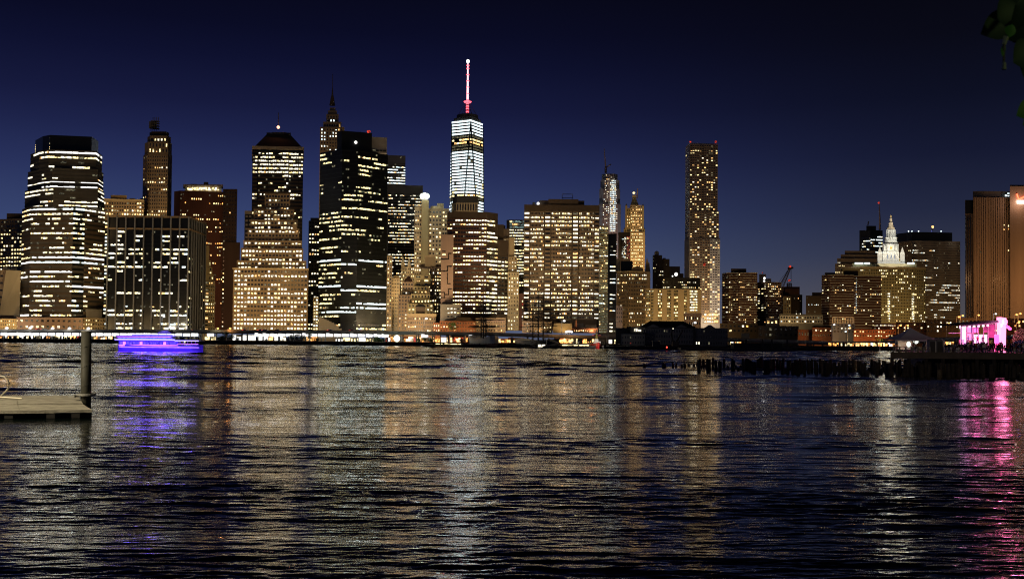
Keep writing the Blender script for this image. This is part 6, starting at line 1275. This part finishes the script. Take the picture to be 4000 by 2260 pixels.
for i, (pose, c, t) in enumerate((('stand', 'black', 'denim'), ('stand', 'navy', 'black'), ('stand', 'white', 'denim'), ('walk', 'grey', 'black'), ('phone', 'black', 'black'), ('raise', 'red', 'denim'), ('sit', 'black', 'denim'), ('sit', 'white', 'black'), ('walk', 'blue', 'tan'), ('raise', 'white', 'black'))):
    variants.append((pose, c, person_mesh(pose, (c, CL[c]), SK[i % 3], ('black', (.01, .008, .006)) if i % 2 else ('brown', (.05, .03, .015)), (t, CL[t]), i)))
def person(v, loc, rz, lab, group=None, s=1.0):
    pose, c, (bm_, hm_) = variants[v]; r_ = empty('person', loc, lab, 'person', group); r_.rotation_euler = (0, 0, rz); r_.scale = (s, s, s)
    for nm, me in (('body', bm_), ('hair', hm_)): o = bpy.data.objects.new(nm, me); o.parent = r_; COL.objects.link(o)
    return r_
def chair(loc, rz, lab):
    r_ = empty('folding_chair', loc, lab, 'chair', 'folding chairs in the crowd'); r_.rotation_euler = (0, 0, rz)
    for nm, bx_ in (('seat', (-.21, .21, -.2, .2, .40, .43)), ('backrest', (-.21, .21, .19, .22, .55, .85))): m_ = MB(); m_.box(*bx_); o = bpy.data.objects.new(nm, m_.mesh(nm, tr)); o.parent = r_; COL.objects.link(o)
    for sx_ in (-.19, .19):
        for sy_ in (-.17, .19): m_ = MB(); m_.tube([(sx_, sy_, 0), (sx_, sy_, .85 if sy_ > 0 else .41)], .013, 5); o = bpy.data.objects.new('leg', m_.mesh('leg', tr)); o.parent = r_; COL.objects.link(o)
rd = random.Random(42); pn = {'stand': 'standing', 'walk': 'walking', 'phone': 'holding up a phone', 'raise': 'raising one arm', 'sit': 'sitting on a folding chair'}
i = 0; px = 3694; used_l = set()
zones = [(3694, 3745, 'between the toilets and the stage'), (3745, 3790, 'before the left curtain of the stage'), (3790, 3850, 'before the middle of the stage'), (3850, 3900, 'before the right half of the stage'), (3900, 3945, 'below the white light tower'), (3945, 4005, 'beside the blue lit shrub')]
while px < 4000:
    Y = rd.uniform(171.5, 181); v = rd.choice([0, 0, 1, 1, 4, 3, 6, 2, 5, 8, 6, 7]); pose, c, _ = variants[v]; q = px_on(px, Y)
    zn = [z for z in zones if z[0] <= px < z[1]][0][2]; lab = 'person in %s top %s %s' % (c, pn[pose], zn); lab = lab.replace('sitting on a folding chair', 'seated').replace('between the toilets and the stage', 'left of the stage').replace('before the right half of the stage', 'before stage right').replace('before the middle of the stage', 'before mid stage').replace('before the left curtain of the stage', 'before stage left'); lab += '' if lab not in used_l else rd.choice((', nearer the kerb', ', further back')); used_l.add(lab)
    rz = math.pi+rd.uniform(-.6, .6)
    if pose == 'sit': chair(q, rz, 'pale metal folding chair '+zn)
    person(v, q, rz, lab, 'crowd '+zn, rd.uniform(.94, 1.08)); px += rd.choice((3, 5, 6, 8)); i += 1
for (px, v, lab) in ((3784, 2, 'performer in white on stage at left before the violet panel'), (3812, 8, 'drummer in blue behind the drum kit on stage'), (3831, 9, 'singer in white raising one arm at centre stage'), (3848, 5, 'musician in red at the right of the stage'), (3870, 4, 'musician in black before the magenta panel')):
    person(v, (sx(px), SY+3.2, sz(1347)), rd.uniform(-.5, .5), lab, 'performers on the stage')
person(6, px_on(3577, 173), .4, 'dark person crouching on a chair at the pier edge before the tent'); chair(px_on(3577, 173), .4, 'folding chair at the pier edge before the tent')
person(1, px_on(3607, 183), 2.8, 'dark person standing in the glowing tent'); 

# ------------------------------------------------------------------ hanging leaves close to the camera
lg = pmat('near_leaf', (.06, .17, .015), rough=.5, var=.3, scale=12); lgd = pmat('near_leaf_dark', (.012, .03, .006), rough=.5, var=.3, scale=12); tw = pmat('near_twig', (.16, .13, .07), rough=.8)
root = empty('overhanging_branch', P(4060, 100, 3.0), 'dark leafy twigs hanging into the top right corner', 'tree')
def leaf(c, tip, wid, mat):
    c, tip = Vector(c), Vector(tip); ax = tip-c; L = ax.length; side = ax.cross(Vector((.15, 1, .2))).normalized(); up = side.cross(ax).normalized(); m_ = MB(); n = 9; prof = [0, .55, .85, 1, .98, .85, .62, .32, 0]
    for i in range(n):
        t = i/(n-1); p = c+ax*t-up*(L*.16*t*t); w = wid*prof[i]
        m_.v += [tuple(p-side*w+up*w*.25), tuple(p), tuple(p+side*w+up*w*.25)]
    for i in range(n-1):
        for j in (0, 1): a = i*3+j; m_.f.append((a, a+1, a+4, a+3))
    m_.build('leaf', mat, root, smooth=True)
Yl = 3.0
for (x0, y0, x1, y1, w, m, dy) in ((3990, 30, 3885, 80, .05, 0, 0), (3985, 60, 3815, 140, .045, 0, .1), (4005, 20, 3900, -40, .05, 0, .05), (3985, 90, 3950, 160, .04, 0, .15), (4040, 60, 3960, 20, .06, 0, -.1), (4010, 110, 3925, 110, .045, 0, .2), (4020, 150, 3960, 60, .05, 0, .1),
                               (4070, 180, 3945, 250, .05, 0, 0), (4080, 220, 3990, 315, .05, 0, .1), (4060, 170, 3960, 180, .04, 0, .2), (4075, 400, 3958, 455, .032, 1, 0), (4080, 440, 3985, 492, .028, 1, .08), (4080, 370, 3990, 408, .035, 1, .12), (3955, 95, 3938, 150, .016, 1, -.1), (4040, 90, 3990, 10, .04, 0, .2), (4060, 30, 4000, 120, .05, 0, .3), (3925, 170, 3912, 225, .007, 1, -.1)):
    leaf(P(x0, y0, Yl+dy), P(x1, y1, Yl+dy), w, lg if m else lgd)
m_ = MB(); m_.tube([P(4080, -60, 3.05), P(4000, 60, 3.0), P(3950, 110, 2.95), P(3922, 165, 2.9), P(3921, 270, 2.9)], [.012, .008, .006, .005, .004], 6); m_.tube([P(4100, 150, 3.05), P(4060, 300, 3.0), P(4030, 420, 3.0)], [.012, .008, .005], 6); m_.build('twig', tw, root)
m_ = MB(); m_.tube([P(3930, 145, 2.9), P(3921, 175, 2.9)], [.008, .006], 6); m_.tube([P(3923, 245, 2.9), P(3922, 272, 2.9)], [.005, .007], 6); m_.build('seed_pod', pmat('seed_pod', (.35, .33, .18), rough=.7), root)
light('offframe_light', 'SPOT', (-58, 44, 30), (1, .86, .60), 120000, .3, (-36, 66, 0), 62)  # promenade lamp beyond the left edge, lights the dock
light('offframe_light', 'POINT', (3.2, .8, 6.8), (.75, 1, .35), 16, .15)  # unseen greenish point added to brighten the hanging leaves
light('offframe_light', 'SPOT', (38, 45, 12), (1, .75, .5), 40000, .3, (95, 170, 2.5), 45)  # unseen spot added to brighten the pier apron

# ------------------------------------------------------------------ street glow on the facades
OR, YE, WT = (1, .65, .26), (1, .72, .42), (1, .88, .7)
for (px, D, e, c, z, up) in ((30, 770, 8000, OR, 6, 12), (45, 830, 90000, YE, 6, 40), (150, 820, 30000, OR, 6, 60), (260, 820, 34000, OR, 6, 60), (370, 820, 30000, OR, 6, 60), (480, 800, 30000, OR, 6, 60), (600, 800, 26000, OR, 6, 60), (720, 800, 30000, OR, 6, 60), (819, 860, 60000, WT, 8, 40), (770, 860, 20000, WT, 8, 60), (880, 980, 34000, (1, .5, .25), 12, 60), (800, 980, 26000, (1, .5, .25), 20, 60),
        (940, 800, 40000, OR, 6, 50), (1020, 800, 40000, OR, 6, 60), (1100, 800, 40000, OR, 6, 60), (1180, 800, 40000, OR, 6, 50), (1225, 900, 60000, YE, 10, 60), (1297, 1200, 60000, OR, 100, 60), (1515, 830, 26000, YE, 6, 40), (1545, 850, 210000, YE, 6, 30), (1590, 880, 90000, YE, 10, 50), (1585, 810, 30000, YE, 6, 30), (1640, 800, 46000, YE, 6, 40), (1700, 900, 160000, YE, 20, 70), (1650, 900, 90000, YE, 30, 90), (1645, 765, 12000, OR, 5, 12), (1700, 763, 12000, OR, 5, 10),
        (1745, 775, 22000, OR, 6, 60), (1850, 790, 30000, OR, 6, 60), (1790, 752, 9000, (1, .4, .15), 5, 8), (1915, 750, 9000, OR, 5, 8), (2005, 800, 90000, YE, 6, 60), (1975, 980, 60000, YE, 30, 60), (2100, 810, 26000, OR, 6, 60), (2190, 810, 26000, OR, 6, 60), (2290, 810, 26000, OR, 6, 60), (2197, 752, 9000, YE, 5, 8), (2357, 800, 26000, WT, 6, 60), (2418, 790, 12000, OR, 6, 20), (2470, 960, 70000, OR, 6, 60), (2440, 1550, 200000, YE, 60, 60), (2480, 1550, 420000, (1, .58, .18), 60, 80), (2380, 1700, 500000, (1, .8, .75), 70, 100),
        (2570, 880, 50000, OR, 6, 30), (2660, 880, 50000, OR, 6, 30), (2705, 790, 14000, OR, 5, 12), (2685, 1380, 160000, YE, 30, 80), (2750, 1380, 90000, OR, 30, 80), (2790, 1380, 90000, (1, .8, .7), 30, 60), (2570, 1050, 16000, OR, 20, 50), (2890, 930, 34000, OR, 8, 60), (3010, 945, 26000, OR, 8, 60), (3090, 1200, 20000, OR, 20, 50), (3270, 930, 26000, OR, 8, 60), (3390, 935, 26000, OR, 8, 60), (3450, 1250, 30000, OR, 50, 50), (3560, 1250, 50000, OR, 20, 60), (3500, 1250, 30000, OR, 20, 70), (3330, 1450, 22000, OR, 60, 60),
        (3620, 1420, 28000, OR, 20, 60), (3700, 1420, 28000, OR, 20, 60), (3790, 1000, 33000, (1, .5, .2), 8, 60), (3860, 1000, 46200, (1, .5, .2), 8, 60), (3930, 1000, 46200, (1, .5, .2), 8, 60), (4020, 1000, 46200, (1, .5, .2), 8, 60), (3280, 790, 6000, OR, 6, 10), (3380, 780, 30000, (1, .38, .10), 5, 8), (3460, 780, 30000, (1, .38, .10), 5, 8), (3210, 800, 9000, OR, 6, 8), (3560, 840, 5000, OR, 6, 8), (3680, 835, 4000, OR, 6, 8), (3785, 850, 24000, (1, .38, .10), 6, 8), (1815, 1100, 60000, YE, 90, 30), (616, 1080, 130000, YE, 60, 60), (480, 1050, 60000, (1, .6, .15), 100, 40)):
    glow(px, D, e, c, z, up, back=32 if D < 840 else 45)
for (px, D, z, e, c) in ((250, 820, 55, 20000, OR), (340, 820, 90, 12000, OR), (1057, 800, 55, 26000, OR), (1060, 960, 110, 14000, OR), (1500, 800, 60, 9000, YE), (1850, 790, 55, 14000, OR), (2120, 810, 60, 14000, OR), (2260, 810, 60, 14000, OR), (616, 1080, 120, 30000, OR), (820, 980, 80, 16000, (1, .5, .25)), (50, 900, 50, 16000, YE), (1297, 1200, 170, 26000, OR), (3860, 1000, 70, 20000, (1, .5, .2)), (4000, 1000, 70, 20000, (1, .5, .2))):
    x = XX(px, D); light('upper_facade_glow', 'SPOT', (x, D-58, z), c, e*1.6, 1.5, (x, D, z+28), 140)  # unseen spots added to brighten the upper floors
x = XX(50, 800); light('facade_glow_spot', 'SPOT', (x, 798, 13), YE, 26000, 1.0, (x-3, 826, 30), 150)  # extra unseen spot added to brighten the cream end wall
q = P(1659, 772, 893); light('roof_floodlight', 'SPOT', q, (.93, 1, .86), 60000, 1.0, q+Vector((0, 3, -20)), 160)
q = P(1690, 800, 888); light('roof_floodlight', 'SPOT', q, (.93, 1, .86), 20000, 1.0, q+Vector((0, 12, 3)), 150)

# ------------------------------------------------------------------ the river
wm = bpy.data.materials.new('river_water'); wm.use_nodes = True; t = wm.node_tree; bs = t.nodes['Principled BSDF']
bs.inputs['Base Color'].default_value = (.003, .006, .005, 1); bs.inputs['IOR'].default_value = 1.58; bs.inputs['Specular IOR Level'].default_value = .5
g = N(t, 'ShaderNodeNewGeometry'); sp = N(t, 'ShaderNodeSeparateXYZ'); t.links.new(g.outputs['Position'], sp.inputs[0])
mr = N(t, 'ShaderNodeMapRange'); mr.inputs[1].default_value = 15; mr.inputs[2].default_value = 400; mr.inputs[3].default_value = .04; mr.inputs[4].default_value = .09
t.links.new(sp.outputs[1], mr.inputs[0]); t.links.new(mr.outputs[0], bs.inputs['Roughness'])
def math_(op, a, b):
    n = N(t, 'ShaderNodeMath', operation=op)
    for i_, v in enumerate((a, b)):
        if isinstance(v, (int, float)): n.inputs[i_].default_value = v
        else: t.links.new(v, n.inputs[i_])
    return n.outputs[0]
gm = N(t, 'ShaderNodeMapping'); gm.inputs['Scale'].default_value = (.25, 1, 1); t.links.new(g.outputs['Position'], gm.inputs[0])
gn = N(t, 'ShaderNodeTexNoise'); gn.inputs['Scale'].default_value = .05; gn.inputs['Detail'].default_value = 4; gn.inputs['Roughness'].default_value = .7; t.links.new(gm.outputs[0], gn.inputs['Vector'])
gust = N(t, 'ShaderNodeMapRange'); gust.inputs[1].default_value = .35; gust.inputs[2].default_value = .65; gust.inputs[3].default_value = .45; gust.inputs[4].default_value = 1.6; t.links.new(gn.outputs[0], gust.inputs[0])
far = N(t, 'ShaderNodeMapRange'); far.inputs[1].default_value = 40; far.inputs[2].default_value = 260; far.inputs[3].default_value = 0; far.inputs[4].default_value = 1; t.links.new(sp.outputs[1], far.inputs[0])
def bumpn(scale, sx_, near, farv, src=None, det=3):
    mp = N(t, 'ShaderNodeMapping'); mp.inputs['Scale'].default_value = (sx_, 1, 1); mp.inputs['Rotation'].default_value = (0, 0, .12); t.links.new(g.outputs['Position'], mp.inputs[0])
    n = N(t, 'ShaderNodeTexNoise'); n.inputs['Scale'].default_value = scale; n.inputs['Detail'].default_value = det; t.links.new(mp.outputs[0], n.inputs['Vector'])
    bp = N(t, 'ShaderNodeBump'); bp.inputs['Strength'].default_value = 1
    t.links.new(math_('MULTIPLY', gust.outputs[0], math_('ADD', near, math_('MULTIPLY', far.outputs[0], farv-near))), bp.inputs['Distance'])
    t.links.new(n.outputs[0], bp.inputs['Height'])
    if src is not None: t.links.new(src.outputs[0], bp.inputs['Normal'])
    return bp
b1 = bumpn(1.5, .30, .075, .09, None, 4); b2 = bumpn(6.5, .35, .017, .0, b1, 3); t.links.new(b2.outputs[0], bs.inputs['Normal'])
# sheet of real waves, finer near the bank we stand on
rng = np.random.default_rng(7)
ys_ = [9.0]
while ys_[-1] < 720: ys_.append(ys_[-1]+min(1.15, max(.045, ys_[-1]*ys_[-1]*.00007+.01)))
ys_ = np.array(ys_); nx = 520; tt = np.linspace(-1, 1, nx); half = np.clip(ys_*.56+4, 12, None)
X = half[:, None]*tt[None, :]; Y = np.repeat(ys_[:, None], nx, 1); Z = np.zeros_like(X)
dy_ = np.gradient(ys_)[:, None]; dx_ = (half*2/nx)[:, None]
for k in range(90):
    lam = math.exp(rng.uniform(math.log(.24), math.log(6))); th = rng.normal(0.08, .36); amp = lam*rng.uniform(.5, 1.1)*(.0040 if lam < 1 else (.0022 if lam < 2 else .0009))
    kx, ky = 2*math.pi/lam*math.sin(th)*.75, 2*math.pi/lam*math.cos(th); ph = rng.uniform(0, 6.28)
    fade = np.clip(lam/(3.2*np.maximum(dy_, .02))-.4, 0, 1)*np.clip(lam/abs(math.sin(th)+.15)/(3*dx_)-.3, 0, 1)
    a = kx*X+ky*Y+ph; Z += amp*fade*(np.sin(a)+.25*np.sin(2*a+.6))
# longer chop out in the channel
chan = np.clip((Y-45)/160, 0, 1)
for k in range(40):
    lam = math.exp(rng.uniform(math.log(3.2), math.log(8))); th = rng.normal(0.08, .33); amp = lam*rng.uniform(.5, 1.1)*.0047
    kx, ky = 2*math.pi/lam*math.sin(th)*.75, 2*math.pi/lam*math.cos(th); a = kx*X+ky*Y+rng.uniform(0, 6.28); Z += amp*chan*(np.sin(a)+.25*np.sin(2*a+.6))
# gusts and slicks vary the height of the chop over tens of metres
G = np.zeros_like(X)
for k in range(14):
    lam = rng.uniform(10, 60); th = rng.normal(0, .5); G += np.sin(2*math.pi/lam*(np.sin(th)*X*.5+np.cos(th)*Y)+rng.uniform(0, 6.28))
Z *= np.clip(1+.16*G, .35, 1.8)
nr = len(ys_); V = np.stack([X, Y, Z], -1).reshape(-1, 3); idx = np.arange(nr*nx).reshape(nr, nx)
Fq = np.stack([idx[:-1, :-1], idx[:-1, 1:], idx[1:, 1:], idx[1:, :-1]], -1).reshape(-1, 4)
me = bpy.data.meshes.new('water'); me.vertices.add(len(V)); me.vertices.foreach_set('co', V.astype('f').ravel()); me.loops.add(Fq.size); me.loops.foreach_set('vertex_index', Fq.astype('i').ravel()); me.polygons.add(len(Fq)); me.polygons.foreach_set('loop_start', np.arange(0, Fq.size, 4, dtype='i')); me.polygons.foreach_set('loop_total', np.full(len(Fq), 4, 'i')); me.polygons.foreach_set('use_smooth', np.ones(len(Fq), bool)); me.update(); me.validate()
me.materials.append(wm); o = bpy.data.objects.new('water', me); COL.objects.link(o); o['kind'] = 'structure'
# calm sheet further out to both sides and behind
mb = MB(); mb.box(-6000, 6000, -60, 800, -3.2, -.45); o = mb.build('water_far', wm, kind='structure')
print('water verts', len(V), 'rows', nr)

print('tris', sum(sum(len(p.vertices)-2 for p in me.polygons) if len(me.polygons) < 50000 else len(me.polygons)*2 for me in bpy.data.meshes))
